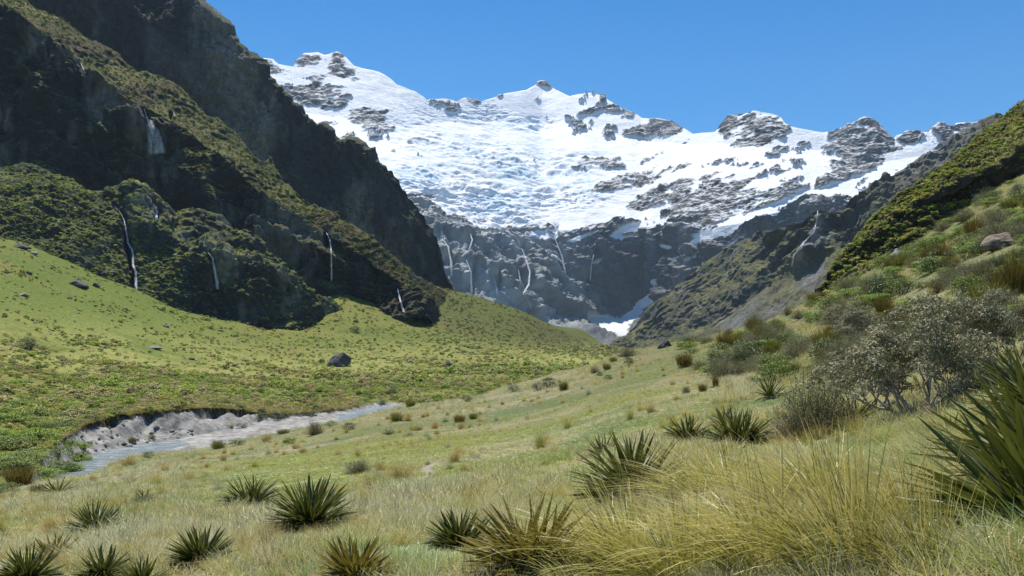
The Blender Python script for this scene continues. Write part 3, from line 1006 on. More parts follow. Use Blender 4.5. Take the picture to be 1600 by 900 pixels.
def leaf_mat(name, ca, cb, transl=.3, rough=.5, spec=.3, tint=False, tipc=None, tip_len=.6):
    """colour differs leaf by leaf; light passes through thin leaves"""
    m, n, l, b = nodes(name)
    geo = n.new('ShaderNodeNewGeometry')
    oi = n.new('ShaderNodeObjectInfo')
    mx = n.new('ShaderNodeMath')
    mx.operation = 'MULTIPLY_ADD'
    l.new(geo.outputs['Random Per Island'], mx.inputs[0])
    mx.inputs[1].default_value = .65
    ad = n.new('ShaderNodeMath')
    ad.operation = 'MULTIPLY'
    l.new(oi.outputs['Random'], ad.inputs[0])
    ad.inputs[1].default_value = .35
    l.new(ad.outputs[0], mx.inputs[2])
    r = ramp(n, l, mx.outputs[0], [(0.0, ca), (1.0, cb)])
    c = r.outputs[0]
    if tipc is not None:
        at_ = n.new('ShaderNodeAttribute')
        at_.attribute_name = 'tip'
        mxx = n.new('ShaderNodeMix')
        mxx.data_type = 'RGBA'
        l.new(at_.outputs['Fac'], mxx.inputs[0])
        l.new(c, mxx.inputs[6])
        mxx.inputs[7].default_value = (*tipc, 1)
        c = mxx.outputs[2]
    if tint:
        at_ = n.new('ShaderNodeAttribute')
        at_.attribute_type = 'INSTANCER'
        at_.attribute_name = 'tint'
        c = mulcol(n, l, c, at_.outputs['Color'])
    l.new(c, b.inputs['Base Color'])
    b.inputs['Roughness'].default_value = rough
    b.inputs['Specular IOR Level'].default_value = spec
    if transl > 0:
        tr = n.new('ShaderNodeBsdfTranslucent')
        l.new(c, tr.inputs['Color'])
        ms = n.new('ShaderNodeMixShader')
        ms.inputs[0].default_value = transl
        l.new(b.outputs[0], ms.inputs[1])
        l.new(tr.outputs[0], ms.inputs[2])
        l.new(ms.outputs[0], n['Material Output'].inputs['Surface'])
    return m


def bark_mat(name, ca, cb):
    m, n, l, b = nodes(name)
    tc = n.new('ShaderNodeTexCoord')
    nz_ = noise_node(n, l, 22, 4, .6, tc.outputs['Object'])
    r = ramp(n, l, nz_.outputs['Fac'], [(.35, ca), (.65, cb)])
    l.new(r.outputs[0], b.inputs['Base Color'])
    b.inputs['Roughness'].default_value = .85
    return m


M_FLAX = leaf_mat('flax_leaf', (0.034, 0.050, 0.009), (0.118, 0.138, 0.024), .22, .42, .32, tipc=(0.183, 0.168, 0.030))
M_FLAXY = leaf_mat('olive_flax_leaf', (0.110, 0.110, 0.015), (0.248, 0.212, 0.032), .25, .45, .32, tipc=(0.277, 0.175, 0.032))
M_DEAD = leaf_mat('dead_leaf', (0.148, 0.105, 0.041), (0.370, 0.302, 0.135), .15, .8, .1)
M_GRASS = leaf_mat('grass_blade', (.55, .66, .5), (1.45, 1.3, 1.25), .38, .42, .5, tint=True)
M_TUS_S = leaf_mat('straw_blade', (0.296, 0.260, 0.070), (0.694, 0.556, 0.210), .35, .45, .4, tipc=(0.729, 0.573, 0.216))
M_TUS_G = leaf_mat('green_tussock_blade', (0.168, 0.213, 0.029), (0.426, 0.403, 0.074), .35, .42, .4, tipc=(0.625, 0.486, 0.140))
M_TUS_B = leaf_mat('brown_tussock_blade', (0.174, 0.122, 0.032), (0.435, 0.296, 0.076), .3, .5, .3, tipc=(0.573, 0.435, 0.166))
M_TUS_C = leaf_mat('grey_green_tussock_blade', (0.174, 0.217, 0.095), (0.417, 0.451, 0.229), .3, .45, .4, tipc=(0.590, 0.573, 0.305))
M_GREEN = leaf_mat('green_shrub_leaf', (0.078, 0.125, 0.016), (0.199, 0.269, 0.028), .25, .5, .3)
M_VIVID = leaf_mat('bright_shrub_leaf', (0.148, 0.234, 0.018), (0.296, 0.391, 0.033), .3, .5, .3)
M_DKGRN = leaf_mat('dark_shrub_leaf', (0.038, 0.069, 0.013), (0.113, 0.160, 0.025), .2, .5, .35)
M_GREY = leaf_mat('grey_shrub_leaf', (0.148, 0.156, 0.079), (0.321, 0.321, 0.171), .2, .8, .08)
M_GREYTW = leaf_mat('grey_twig', (0.148, 0.125, 0.074), (0.347, 0.304, 0.184), 0, .85, .1)
M_BROWN = leaf_mat('brown_shrub_leaf', (0.104, 0.083, 0.021), (0.243, 0.183, 0.041), .25, .6, .2)
M_OLIVE = leaf_mat('olive_shrub_leaf', (0.122, 0.130, 0.023), (0.278, 0.260, 0.051), .25, .6, .2)
M_OLEA = leaf_mat('tree_daisy_leaf', (.16, .155, .08), (.36, .33, .18), .18, .6, .3)
M_BARK = bark_mat('pale_bark', (.22, .175, .13), (.52, .46, .38))
M_STEM = bark_mat('dark_stem', (.035, .028, .02), (.11, .09, .065))
M_SCRUB = leaf_mat('scrub_leaf', (.7, .7, .7), (1.3, 1.3, 1.3), .2, .7, .2, tint=True)


def unit(v):
    return v / (np.linalg.norm(v, axis=-1)[..., None] + 1e-9)


def rdir(n, zmin=-1.0):
    z = rs.uniform(zmin, 1, n)
    a = rs.uniform(0, 2 * np.pi, n)
    r = np.sqrt(1 - z * z)
    return np.stack([r * np.cos(a), r * np.sin(a), z], 1)


def leaves(Cn, ln, wd, nrm=None):
    """diamond leaves at centres Cn, length ln, width wd"""
    n = len(Cn)
    u = rdir(n)
    if nrm is not None:
        u = unit(u - (u * nrm).sum(1)[:, None] * nrm * .75)
        v = unit(np.cross(u, unit(nrm + .6 * rdir(n))))
    else:
        v = unit(np.cross(u, rdir(n)))
    ln = np.broadcast_to(ln, n)[:, None] * rs.uniform(.7, 1.3, (n, 1))
    wd = np.broadcast_to(wd, n)[:, None] * rs.uniform(.7, 1.3, (n, 1))
    V = np.stack([Cn - u * ln / 2, Cn + v * wd / 2, Cn + u * ln / 2, Cn - v * wd / 2], 1).reshape(-1, 3)
    return V, np.arange(4 * n).reshape(n, 4)


def blades(base, dirs, length, width, droop, seg=4, fold=0.0, wprof=None):
    """tapering blades: base (N,3), dirs (N,3) unit, bending towards the ground by droop; -> V, F (tri strips as quads), tip"""
    n = len(base)
    length = np.broadcast_to(length, n)
    width = np.broadcast_to(width, n)
    droop = np.broadcast_to(droop, n)
    side = unit(np.cross(dirs, np.array([0, 0, 1.0])) + 1e-4 * rdir(n))
    tw = rs.uniform(-.6, .6, n)[:, None]
    up = unit(np.cross(side, dirs))
    side = side * np.cos(tw) + up * np.sin(tw)
    rings = []
    p = base.astype(float).copy()
    d = dirs.astype(float).copy()
    tipv = []
    prof = wprof or [1.0 - .92 * (k / seg) ** 1.6 for k in range(seg + 1)]
    for k in range(seg + 1):
        w = (width * prof[k] / 2)[:, None]
        if fold:
            nn = unit(np.cross(side, d))
            rings.append(np.stack([p - side * w + nn * w * fold, p, p + side * w + nn * w * fold], 1))
        else:
            rings.append(np.stack([p - side * w, p + side * w], 1))
        tipv.append(np.full((n, rings[-1].shape[1]), k / seg))
        p = p + d * (length / seg)[:, None]
        d = d.copy()
        d[:, 2] -= droop / seg
        d = unit(d)
    m = rings[0].shape[1]
    V = np.concatenate(rings, 1)           # (n, (seg+1)*m, 3)
    T = np.concatenate(tipv, 1)
    f = []
    for k in range(seg):
        for j in range(m - 1):
            a = k * m + j
            f.append((a, a + 1, a + m + 1, a + m))
    f = np.array(f)
    Fq = (np.arange(n)[:, None, None] * ((seg + 1) * m) + f[None]).reshape(-1, 4)
    return V.reshape(-1, 3), Fq, T.ravel()


def tube(pts, rad, sides=5):
    pts = np.asarray(pts, float)
    V, Fq = [], []
    prev = None
    for k in range(len(pts)):
        t = pts[min(k + 1, len(pts) - 1)] - pts[max(k - 1, 0)]
        t = t / (np.linalg.norm(t) + 1e-9)
        a = np.cross(t, (0.3, .1, 1.0) if abs(t[2]) < .9 else (1, 0, 0))
        a /= np.linalg.norm(a) + 1e-9
        b = np.cross(t, a)
        for s in range(sides):
            an = 2 * math.pi * s / sides
            V.append(pts[k] + (a * math.cos(an) + b * math.sin(an)) * rad[k])
    for k in range(len(pts) - 1):
        for s in range(sides):
            i, j = k * sides + s, k * sides + (s + 1) % sides
            Fq.append((i, j, j + sides, i + sides))
    return np.array(V), np.array(Fq)


def join(lst):
    V, Fq, off = [], [], 0
    for v, f in lst:
        V.append(v)
        Fq.append(np.asarray(f) + off)
        off += len(v)
    return np.concatenate(V), np.concatenate(Fq)


# --- shrub foliage, all about one metre wide, base at the origin
def fol_round(mat, nm, K=30, per=95, rz=.36, ls=.034, flat=1.0, seed=0, lob=.17):
    rs.seed(100 + seed)
    c = rdir(K, -.55)
    c *= rs.uniform(.55, .98, (K, 1))
    c = c * [.42, .42, rz] + [0, 0, rz * .72]
    Cs = np.repeat(c, per, 0)
    d = rdir(K * per, -.5)
    rad = lob * rs.uniform(.7, 1.3, K)
    Cs = Cs + d * np.repeat(rad, per)[:, None] * rs.uniform(.55, 1.0, (K * per, 1)) * [1, 1, .75 * flat]
    Cs[:, 2] = np.maximum(Cs[:, 2], .02)
    V, Fq = leaves(Cs, ls, ls * .6, unit(d + [0, 0, .9]))
    return mesh_np(nm, V, Fq, mat, False)


def stems_mesh(nm, mat, n=9, h=.5, r=.35, rad=.014, seed=0):
    rs.seed(200 + seed)
    out = []
    for k in range(n):
        a = rs.uniform(0, 6.28)
        e = np.array([math.cos(a) * r * rs.uniform(.3, 1), math.sin(a) * r * rs.uniform(.3, 1), h * rs.uniform(.6, 1)])
        mid = e * .45 + [0, 0, -.05] + rs.uniform(-.05, .05, 3)
        out.append(tube([(e[0] * .08, e[1] * .08, -.12), mid, e], [rad, rad * .75, rad * .35], 4))
    V, Fq = join(out)
    return mesh_np(nm, V, Fq, mat)


def fol_twig(mat, nm, n=230, h=.75, w=.5, seed=0, wd=.0075):
    """dense thin twigs fanning from the base"""
    rs.seed(300 + seed)
    b = np.zeros((n, 3))
    b[:, :2] = rs.normal(size=(n, 2)) * .07
    d = rdir(n, .05)
    d[:, 2] *= 1.1
    d = unit(d)
    L_ = 1 / np.sqrt((d[:, 0] / w) ** 2 + (d[:, 1] / w) ** 2 + (d[:, 2] / h) ** 2) * rs.uniform(.75, 1.05, n)
    V1, F1, _ = blades(b, d, L_, wd * 1.5, -.15, 3)
    out = [(V1, F1)]
    k = 5
    t = rs.uniform(.35, .95, (n * k, 1))
    b2 = np.repeat(b, k, 0) + np.repeat(d * L_[:, None], k, 0) * t
    d2 = unit(np.repeat(d, k, 0) + .75 * rdir(n * k))
    V2, F2, _ = blades(b2, d2, rs.uniform(.08, .2, n * k), wd, 0, 2)
    out.append((V2, F2))
    V, Fq = join(out)
    return mesh_np(nm, V, Fq, mat, False), (b, d, L_)


def fol_tiny(mat, nm, core, per=14, seed=0, ls=.018):
    rs.seed(400 + seed)
    b, d, L_ = core
    n = len(b) * per
    t = rs.uniform(.6, 1.06, (n, 1))
    Cs = np.repeat(b, per, 0) + np.repeat(d * L_[:, None], per, 0) * t + rs.normal(size=(n, 3)) * .045
    Cs[:, 2] = np.maximum(Cs[:, 2], .03)
    V, Fq = leaves(Cs, ls * 1.6, ls * .8)
    return mesh_np(nm, V, Fq, mat, False)


def fol_upright(mat, nm, n=420, h=1.0, spread=.3, seed=0, wd=.013):
    """broom-like erect shoots"""
    rs.seed(500 + seed)
    b = np.zeros((n, 3))
    r = np.sqrt(rs.uniform(0, 1, n)) * .26
    a = rs.uniform(0, 6.28, n)
    b[:, 0], b[:, 1] = r * np.cos(a), r * np.sin(a)
    d = np.stack([b[:, 0] * spread * 4, b[:, 1] * spread * 4, np.ones(n)], 1) + rs.normal(size=(n, 3)) * .16
    d = unit(d)
    b[:, 2] = rs.uniform(-.03, .35, n) * h
    V, Fq, _ = blades(b, d, h * rs.uniform(.35, .68, n), wd, .1, 3)
    return mesh_np(nm, V, Fq, mat, False)


def tussock_mesh(mat, nm, n=260, L_=.7, wd=.005, lean=(0, 0), spread=.75, droop=1.2, seed=0, r0=.12, seg=5):
    rs.seed(600 + seed)
    a = rs.uniform(0, 6.28, n)
    r = np.sqrt(rs.uniform(0, 1, n)) * r0
    b = np.stack([r * np.cos(a), r * np.sin(a), np.full(n, -.03)], 1)
    o = r / r0
    a2 = a + rs.normal(size=n) * .5
    d = np.stack([np.cos(a2) * o * spread + lean[0], np.sin(a2) * o * spread + lean[1], np.ones(n)], 1) + rs.normal(size=(n, 3)) * .13
    V, Fq, T = blades(b, unit(d), L_ * rs.uniform(.5, 1.1, n), wd, droop * rs.uniform(.3, 1.3, n), seg)
    return mesh_np(nm, V, Fq, mat, False, attrs={'tip': T ** 1.5 * .85})


# --- flax: stiff folded sword leaves
def flax_leaf(mat, nm, droop, seed):
    rs.seed(700 + seed)
    V, Fq, T = blades(np.zeros((1, 3)), np.array([[0, 1.0, 0.0]]), 1.0, .047, droop, 6, fold=.35, wprof=[.6, .9, 1.0, 1.0, .92, .72, .12])
    return mesh_np(nm, V, Fq, mat, True, attrs={'tip': np.clip(T ** 3, 0, 1) * .6})


FLAX_LEAVES = {
    'green': [flax_leaf(M_FLAX, 'leaf', d, k) for k, d in enumerate((.05, .18, .3, .45))],
    'olive': [flax_leaf(M_FLAXY, 'leaf', d, 10 + k) for k, d in enumerate((.08, .2, .35))],
}
DEADL = [flax_leaf(M_DEAD, 'dead_leaf', d, 20 + k) for k, d in enumerate((.5, .9))]


def flax(loc, size, n, kind, label, group, seed, lean=(0, 0), ndead=10, lowest=4):
    """a rosette: every leaf its own piece"""
    r = random.Random(seed)
    t = empty('flax_plant', loc)
    tag(t, label, 'plant', group)
    fans = [(r.uniform(-.16, .16), r.uniform(-.16, .16)) for _ in range(5)]
    for k in range(min(290, int(n * (2.6 if size * F / loc[1] > 45 else 1.5)))):
        fx, fy = r.choice(fans)
        el = math.degrees(math.asin(r.uniform(math.sin(R(lowest)), 1.0) ** .85)) if k % 4 else r.uniform(lowest, 35)
        az = r.uniform(0, 360)
        o = bpy.data.objects.new('leaf', r.choice(FLAX_LEAVES[kind]))
        COL.objects.link(o)
        o.parent = t
        o.location = (fx * size * .8, fy * size * .8, .04 * size)
        o.rotation_euler = (R(min(el, 88)) - lean[1], r.uniform(-.5, .5), R(az) + lean[0])
        L_ = size * (r.uniform(.88, 1.0) if k % 10 < 7 else r.uniform(.55, .85)) * (.9 + .12 * math.sin(R(el)))
        o.scale = (max(.5, min(.72, size)) * r.uniform(.8, 1.15), L_, L_)
    for k in range(ndead):
        o = bpy.data.objects.new('dead_leaf', r.choice(DEADL))
        COL.objects.link(o)
        o.parent = t
        o.location = (r.uniform(-.1, .1), r.uniform(-.1, .1), .02)
        o.rotation_euler = (R(r.uniform(2, 24)), r.uniform(-.8, .8), R(r.uniform(0, 360)))
        L_ = size * r.uniform(.55, .95)
        o.scale = (.7, L_, L_)
    return t


# --- small tree with pale crooked limbs and pads of grey-green leaves
def tree_daisy(seed, depth=5, spread=1.0):
    r = random.Random(seed)
    rs.seed(seed)
    wood, tips = {0: []}, []

    def grow(p, d, L_, rad, lev, key=0):
        pts, rr = [p], [rad]
        q = np.array(p, float)
        dd = np.array(d, float)
        for s in range(3):
            dd = dd + np.array([r.uniform(-.38, .38), r.uniform(-.38, .38), r.uniform(-.2, .3)])
            dd /= np.linalg.norm(dd)
            q = q + dd * L_ / 3
            pts.append(q.copy())
            rr.append(rad * (1 - .13 * (s + 1)))
        wood.setdefault(0 if lev == 1 else key, []).append(tube(pts, rr, 6 if lev < 2 else 4))
        if lev >= 2:
            tips.append((q.copy(), lev))
        if lev < depth:
            for _ in range(r.choice((2, 3, 3)) if lev else 3):
                nd = dd + np.array([r.uniform(-.9, .9) * spread, r.uniform(-.9, .9) * spread, r.uniform(-.25, .55)])
                nd /= np.linalg.norm(nd)
                grow(q, nd, L_ * r.uniform(.62, .88), rr[-1] * r.uniform(.62, .8), lev + 1, key)
        else:
            tips.append((q.copy(), 9))
    for k in range(7):
        a = k * .9 + r.uniform(-.3, .3)
        d = np.array([math.cos(a) * .95, math.sin(a) * .95, r.uniform(.34, .95)])
        grow(np.array([0, 0, -.1]), d / np.linalg.norm(d), .5, .045, 1, k + 1)
    tm = [mesh_np('trunk' if k == 0 else 'limb', *join(w_), M_BARK) for k, w_ in sorted(wood.items())]
    Cs, ds = [], []
    for (q, lev) in tips:
        n = 30 if lev == 9 else 8
        d = rdir(n, -.25)
        Cs.append(q + d * [.17, .17, .095] * rs.uniform(.4, 1, (n, 1)) + [0, 0, .03])
        ds.append(d)
    Cs = np.concatenate(Cs)
    ds = np.concatenate(ds)[Cs[:, 2] > .22]
    Cs = Cs[Cs[:, 2] > .22]
    V, Fq = leaves(Cs, .05, .027, unit(ds + [0, 0, .6]))
    return tm, mesh_np('crown', V, Fq, M_OLEA, False)


# --- library of shrub kinds: (part name, mesh) lists, about one metre across
STEM = [stems_mesh('stem', M_STEM, seed=k) for k in range(2)]
LIB = {}
LIB['green'] = [[('foliage', fol_round(M_GREEN, 'foliage', seed=k)), ('stem', STEM[k % 2])] for k in range(3)]
LIB['dark'] = [[('foliage', fol_round(M_DKGRN, 'foliage', seed=10 + k, rz=.40)), ('stem', STEM[k % 2])] for k in range(3)]
LIB['vivid'] = [[('foliage', fol_round(M_VIVID, 'foliage', K=40, rz=.24, seed=20 + k, flat=.5, per=130, ls=.03)), ('stem', STEM[k % 2])] for k in range(3)]
LIB['olive'] = [[('foliage', fol_upright(M_OLIVE, 'foliage', 520, .75, .5, seed=30 + k)), ('stem', STEM[k % 2])] for k in range(2)]
LIB['brown'] = [[('foliage', fol_upright(M_BROWN, 'foliage', 520, .9, .32, seed=40 + k)), ('stem', STEM[k % 2])] for k in range(2)]
LIB['grey'] = []
for k in range(3):
    tw, core = fol_twig(M_GREYTW, 'twigs', seed=50 + k)
    LIB['grey'].append([('twigs', tw), ('foliage', fol_tiny(M_GREY, 'foliage', core, 34, seed=k, ls=.014))])
LIB['bare'] = []
for k in range(2):
    tw, core = fol_twig(M_GREYTW, 'twigs', 260, .7, .52, seed=60 + k, wd=.009)
    LIB['bare'].append([('twigs', tw), ('foliage', fol_tiny(M_BROWN, 'foliage', core, 3, seed=10 + k))])
LIB['tuft'] = [[('blades', tussock_mesh(M_TUS_S, 'blades', 300, .62, .006, (.12, 0), .8, 1.1, k))] for k in range(3)]
LIB['gtuft'] = [[('blades', tussock_mesh(M_TUS_G, 'blades', 300, .66, .006, (.1, 0), .8, 1.0, 10 + k))] for k in range(3)]
LIB['btuft'] = [[('blades', tussock_mesh(M_TUS_B, 'blades', 300, .6, .007, (.1, 0), .85, 1.1, 20 + k))] for k in range(2)]
LIB['ctuft'] = [[('blades', tussock_mesh(M_TUS_C, 'blades', 300, .6, .007, (.1, 0), .85, 1.2, 30 + k))] for k in range(2)]
KNAME = {'green': 'green_shrub', 'dark': 'dark_shrub', 'vivid': 'low_shrub', 'olive': 'olive_shrub', 'brown': 'brown_shrub', 'grey': 'grey_shrub', 'bare': 'bare_shrub', 'tuft': 'tussock', 'gtuft': 'tussock', 'btuft': 'tussock', 'ctuft': 'tussock'}
KH = {'green': .72, 'dark': .8, 'vivid': .5, 'olive': .75, 'brown': .95, 'grey': .75, 'bare': .7, 'tuft': .5, 'gtuft': .5, 'btuft': .5, 'ctuft': .5}
_cnt = [0]


def shrub(kind, loc, w, h, label, group=None, rz=None):
    """one shrub or tussock w metres wide and h metres tall"""
    _cnt[0] += 1
    rr = random.Random(_cnt[0] * 7 + 3)
    t = empty(KNAME[kind], loc, rr.uniform(0, 6.28) if rz is None else rz, (w, w, h / KH[kind]))
    tag(t, label, 'grass' if 'tuft' in kind else 'shrub', group)
    for nm, me in rr.choice(LIB[kind]):
        o = bpy.data.objects.new(nm, me)
        COL.objects.link(o)
        o.parent = t
    return t


def place(kind, px, py, wpx, hpx, label, group=None, sink=.03):
    p = ground(px, py)
    k = p[1] / F
    return shrub(kind, (p[0], p[1], p[2] - sink), wpx * k, hpx * k, label, group)


# --- uncountable cover: instances of small tufts, one object each
def scatter(name, pts, tint, scl, rot, protos, seed=0):
    r2 = np.random.RandomState(seed)
    tint = np.minimum(tint, .52)
    n = len(pts)
    m = bpy.data.meshes.new(name)
    m.vertices.add(n)
    m.vertices.foreach_set('co', np.asarray(pts, np.float32).ravel())
    for nm, arr in (('tint', tint), ('scl', scl), ('rot', rot)):
        a_ = m.attributes.new(nm, 'FLOAT_VECTOR', 'POINT')
        a_.data.foreach_set('vector', np.asarray(arr, np.float32).ravel())
    a_ = m.attributes.new('pick', 'INT', 'POINT')
    a_.data.foreach_set('value', r2.randint(0, len(protos), n).astype(np.int32))
    o = obj(name, m)
    tag(o, kind='stuff')
    cl = bpy.data.collections.new(name + '_source')
    for k, me in enumerate(protos):
        cl.objects.link(bpy.data.objects.new('tuft', me))
    ng = bpy.data.node_groups.new(name, 'GeometryNodeTree')
    ng.interface.new_socket('Geometry', in_out='INPUT', socket_type='NodeSocketGeometry')
    ng.interface.new_socket('Geometry', in_out='OUTPUT', socket_type='NodeSocketGeometry')
    N, L_ = ng.nodes, ng.links
    gi, go = N.new('NodeGroupInput'), N.new('NodeGroupOutput')
    ip = N.new('GeometryNodeInstanceOnPoints')
    ci = N.new('GeometryNodeCollectionInfo')
    ci.inputs['Collection'].default_value = cl
    ci.inputs['Separate Children'].default_value = True
    ci.inputs['Reset Children'].default_value = True

    def na(nm, ty):
        x = N.new('GeometryNodeInputNamedAttribute')
        x.data_type = ty
        x.inputs['Name'].default_value = nm
        return x.outputs['Attribute']
    er = N.new('FunctionNodeEulerToRotation')
    L_.new(na('rot', 'FLOAT_VECTOR'), er.inputs[0])
    L_.new(gi.outputs[0], ip.inputs['Points'])
    L_.new(ci.outputs[0], ip.inputs['Instance'])
    ip.inputs['Pick Instance'].default_value = True
    L_.new(na('pick', 'INT'), ip.inputs['Instance Index'])
    L_.new(er.outputs[0], ip.inputs['Rotation'])
    L_.new(na('scl', 'FLOAT_VECTOR'), ip.inputs['Scale'])
    L_.new(ip.outputs[0], go.inputs[0])
    md = o.modifiers.new('scatter', 'NODES')
    md.node_group = ng
    return o
# ================================================================ GROUND COVER
rg = np.random.RandomState(21)


def polar_pts(n, y0, y1, x0=-220, x1=1820, p=2.0):
    px = rg.uniform(x0, x1, n)
    Y = (y0 ** p + (y1 ** p - y0 ** p) * rg.uniform(0, 1, n)) ** (1 / p)
    X = (px - 800) / F * Y
    return px, X, Y


def cover_h(P, px):
    P2 = P.copy()
    P2[:, 2] = 0
    d = P[:, 1]
    mid = sst(15, 24, d) * (1 - sst(50, 75, d)) * sst(250, 420, px) * (1 - sst(1020, 1150, px))
    a = fbm(P2, 9, 4, seed=4) + .35 * fbm(P2, 2.2, 3, seed=5)
    return (.25 - .09 * sst(-.3, .4, a)) * (1 - .55 * mid) * (.72 + .28 * sst(6, 16, d)), mid


NEARSET = [tussock_mesh(M_GRASS, 'tuft', 26, 1.0, .024, (.12, 0), .9, .9, 200 + k, r0=.22, seg=4) for k in range(5)]
MIDSET = [tussock_mesh(M_GRASS, 'tuft', 24, 1.0, .04, (.1, 0), 1.0, .9, 220 + k, r0=.3, seg=3) for k in range(5)]
FARSET = [tussock_mesh(M_GRASS, 'tuft', 26, 1.0, .05, (.1, 0), 1.1, .8, 240 + k, r0=.42, seg=2) for k in range(5)]
for (nm, cnt, y0, y1, sset, hs_, pw) in (('short_grass', 19000, 2.0, 12, NEARSET, 1.0, 1.8), ('meadow_grass', 34000, 11, 36, MIDSET, 1.0, 1.6), ('distant_grass', 46000, 33, 135, FARSET, 1.15, 1.3)):
    px, X, Y = polar_pts(cnt, y0, y1, -500 if y0 < 5 else -300, 2350 if y0 < 5 else 1950, p=pw)
    Z = near_z(X, Y)
    Pp = np.stack([X, Y, Z], 1)
    h, mid = cover_h(Pp, px)
    clump = sst(-.3, .45, fbm(np.stack([X, Y, 0 * X], 1), (1.2 if y0 < 5 else 1.9 if y0 < 30 else 4.5), 2, seed=33))
    h = h * hs_ * rg.uniform(.65, 1.2, cnt) * (.45 + 1.25 * clump)
    tint = near_cols(Pp) * rg.uniform(.78, 1.25, (cnt, 1)) * C(1.76, 1.86, 1.62)
    tint = mix(tint * C(.78, .92, .7), tint * C(1.22, 1.14, 1.15), clump)
    dead = rg.uniform(0, 1, cnt) < .05 + .2 * clump
    tint[dead] = C(.55, .46, .27) * rg.uniform(.7, 1.2, (dead.sum(), 1))
    w = np.maximum(h, .16)
    path = (np.abs(X - TRACK(Y)) < .16) & (Y > TR0) & (Y < TR1)
    k = ~path
    rot = np.stack([rg.normal(size=cnt) * .12, rg.normal(size=cnt) * .12, rg.uniform(0, 6.28, cnt)], 1)
    scatter(nm, Pp[k], tint[k], np.stack([w, w, h], 1)[k], rot[k], sset)

# long wind-laid grass in front, right of the middle
LONGSET = [tussock_mesh(M_GRASS, 'tuft', 30, 1.0, .0155, (-.85, .2), .6, 1.0, 260 + k, r0=.2, seg=6) for k in range(6)]
cnt = 5600
px, X, Y = polar_pts(cnt, 2.8, 11, 700, 1850, 1.7)
Pp = np.stack([X, Y, near_z(X, Y)], 1)
kp = (sst(-.25, .15, fbm(Pp, 1.3, 2, seed=34)) * sst(-.5, .0, fbm(Pp, 3, 2, seed=34)) * sst(780 + (Y - 4) * 40, 900 + (Y - 4) * 40, px)) > rg.uniform(0, 1, cnt)
Pp, px = Pp[kp], px[kp]
cnt = len(Pp)
a = 1.5 * fbm(Pp, 1.5, 3, seed=35)
b = 1.4 * fbm(Pp, .7, 2, seed=36)
tint = mix(mix(C(.10, .125, .022), C(.20, .19, .05), sst(-.4, .2, a)), C(.36, .285, .125), sst(-.05, .45, a + .5 * b + .25 * sst(5, 9, Pp[:, 1])))
sw = rg.uniform(0, 1, cnt)
tint = np.where((sw < .32)[:, None], C(.235, .21, .125), np.where((sw > .82)[:, None], C(.10, .14, .03), tint))
tint = tint * rg.uniform(.7, 1.3, (cnt, 1)) * C(2.5, 2.45, 1.9)
h = rg.uniform(.2, .42, cnt) * (1 + .25 * a)
scatter('long_grass', Pp, tint, np.stack([h * 1.0, h * 1.0, h], 1), np.stack([rg.normal(size=cnt) * .15, rg.normal(size=cnt) * .18, rg.normal(size=cnt) * .5], 1), LONGSET)

# scrub too small and too many to tell apart: valley floor, bluffs
SCR2 = [fol_round(M_SCRUB, 'scrub', K=14, per=34, rz=.30, ls=.10, seed=90 + k, lob=.17) for k in range(6)]
SCR = [fol_round(M_SCRUB, 'scrub', K=9, per=11, rz=.30, ls=.24, seed=70 + k, lob=.2) for k in range(6)]
GT = [C(2.5, 2.5, 1.7) * q for q in [C(.075, .10, .022), C(.115, .145, .028), C(.135, .115, .04), C(.10, .10, .06), C(.055, .065, .02)]]


def tints(n, w, r_):
    i = r_.choice(len(GT), n, p=np.array(w) / sum(w))
    return np.stack(GT)[i] * r_.uniform(.75, 1.25, (n, 1))


cnt = 60000
px = rg.uniform(-150, 1010, cnt)
Y = np.exp(rg.uniform(math.log(95), math.log(650), cnt))
X = (px - 800) / F * Y
vz_, vpx_, vq_, vt_, _l = valley_z(X, Y, True)
P2 = np.stack([X, Y, 0 * X], 1)
dens = fbm(P2, (30, 22, 20), 4, seed=37) + .35 * fbm(P2, 7, 3, seed=38)
lawn = (1 - sst(120, 420, vpx_)) * sst(190, 280, Y)
band = np.exp(-((Y - np.interp(vpx_, [0, 400, 600, 800], [150, 205, 260, 330])) / np.interp(vpx_, [0, 400, 800], [22, 42, 50])) ** 2)
spur = sst(600, 700, vpx_) * sst(440, 520, Y)
pr = np.clip(.16 + .5 * sst(-.05, .3, dens) + .55 * band * sst(-.3, .2, dens) + .5 * spur - .2 * lawn, .05, 1)
kp = (vt_ > .3) & (rg.uniform(0, 1, cnt) < pr)
Pv = np.stack([X, Y, vz_], 1)[kp]
cnt = len(Pv)
t_ = tints(cnt, [3, 3, 2.2, 1.2, 1.5], rg)
t_ = mix(t_, C(.24, .30, .05) * rg.uniform(.7, 1.2, (cnt, 1)), np.clip(band[kp], 0, 1) * .55)
t_ = mix(t_, C(.17, .145, .06) * rg.uniform(.6, 1.3, (cnt, 1)), spur[kp] * .75)
s_ = rg.gamma(3.2, .30, cnt) * (.85 + .7 * band[kp] + .3 * sst(350, 500, Pv[:, 1])) + .35
stw = rg.uniform(0, 1, cnt) < .3
t_[stw] = C(.36, .30, .13) * rg.uniform(.7, 1.2, (stw.sum(), 1))
t_ *= 1.3
sv = np.stack([s_, s_, s_ * rg.uniform(.6, 1.0, cnt)], 1)
rv = np.stack([0 * s_, 0 * s_, rg.uniform(0, 6.28, cnt)], 1)
nr = Pv[:, 1] < 260
scatter('valley_scrub', Pv[~nr], t_[~nr], sv[~nr], rv[~nr], SCR, 1)
scatter('riverside_scrub', Pv[nr], t_[nr], sv[nr], rv[nr], SCR2, 6)
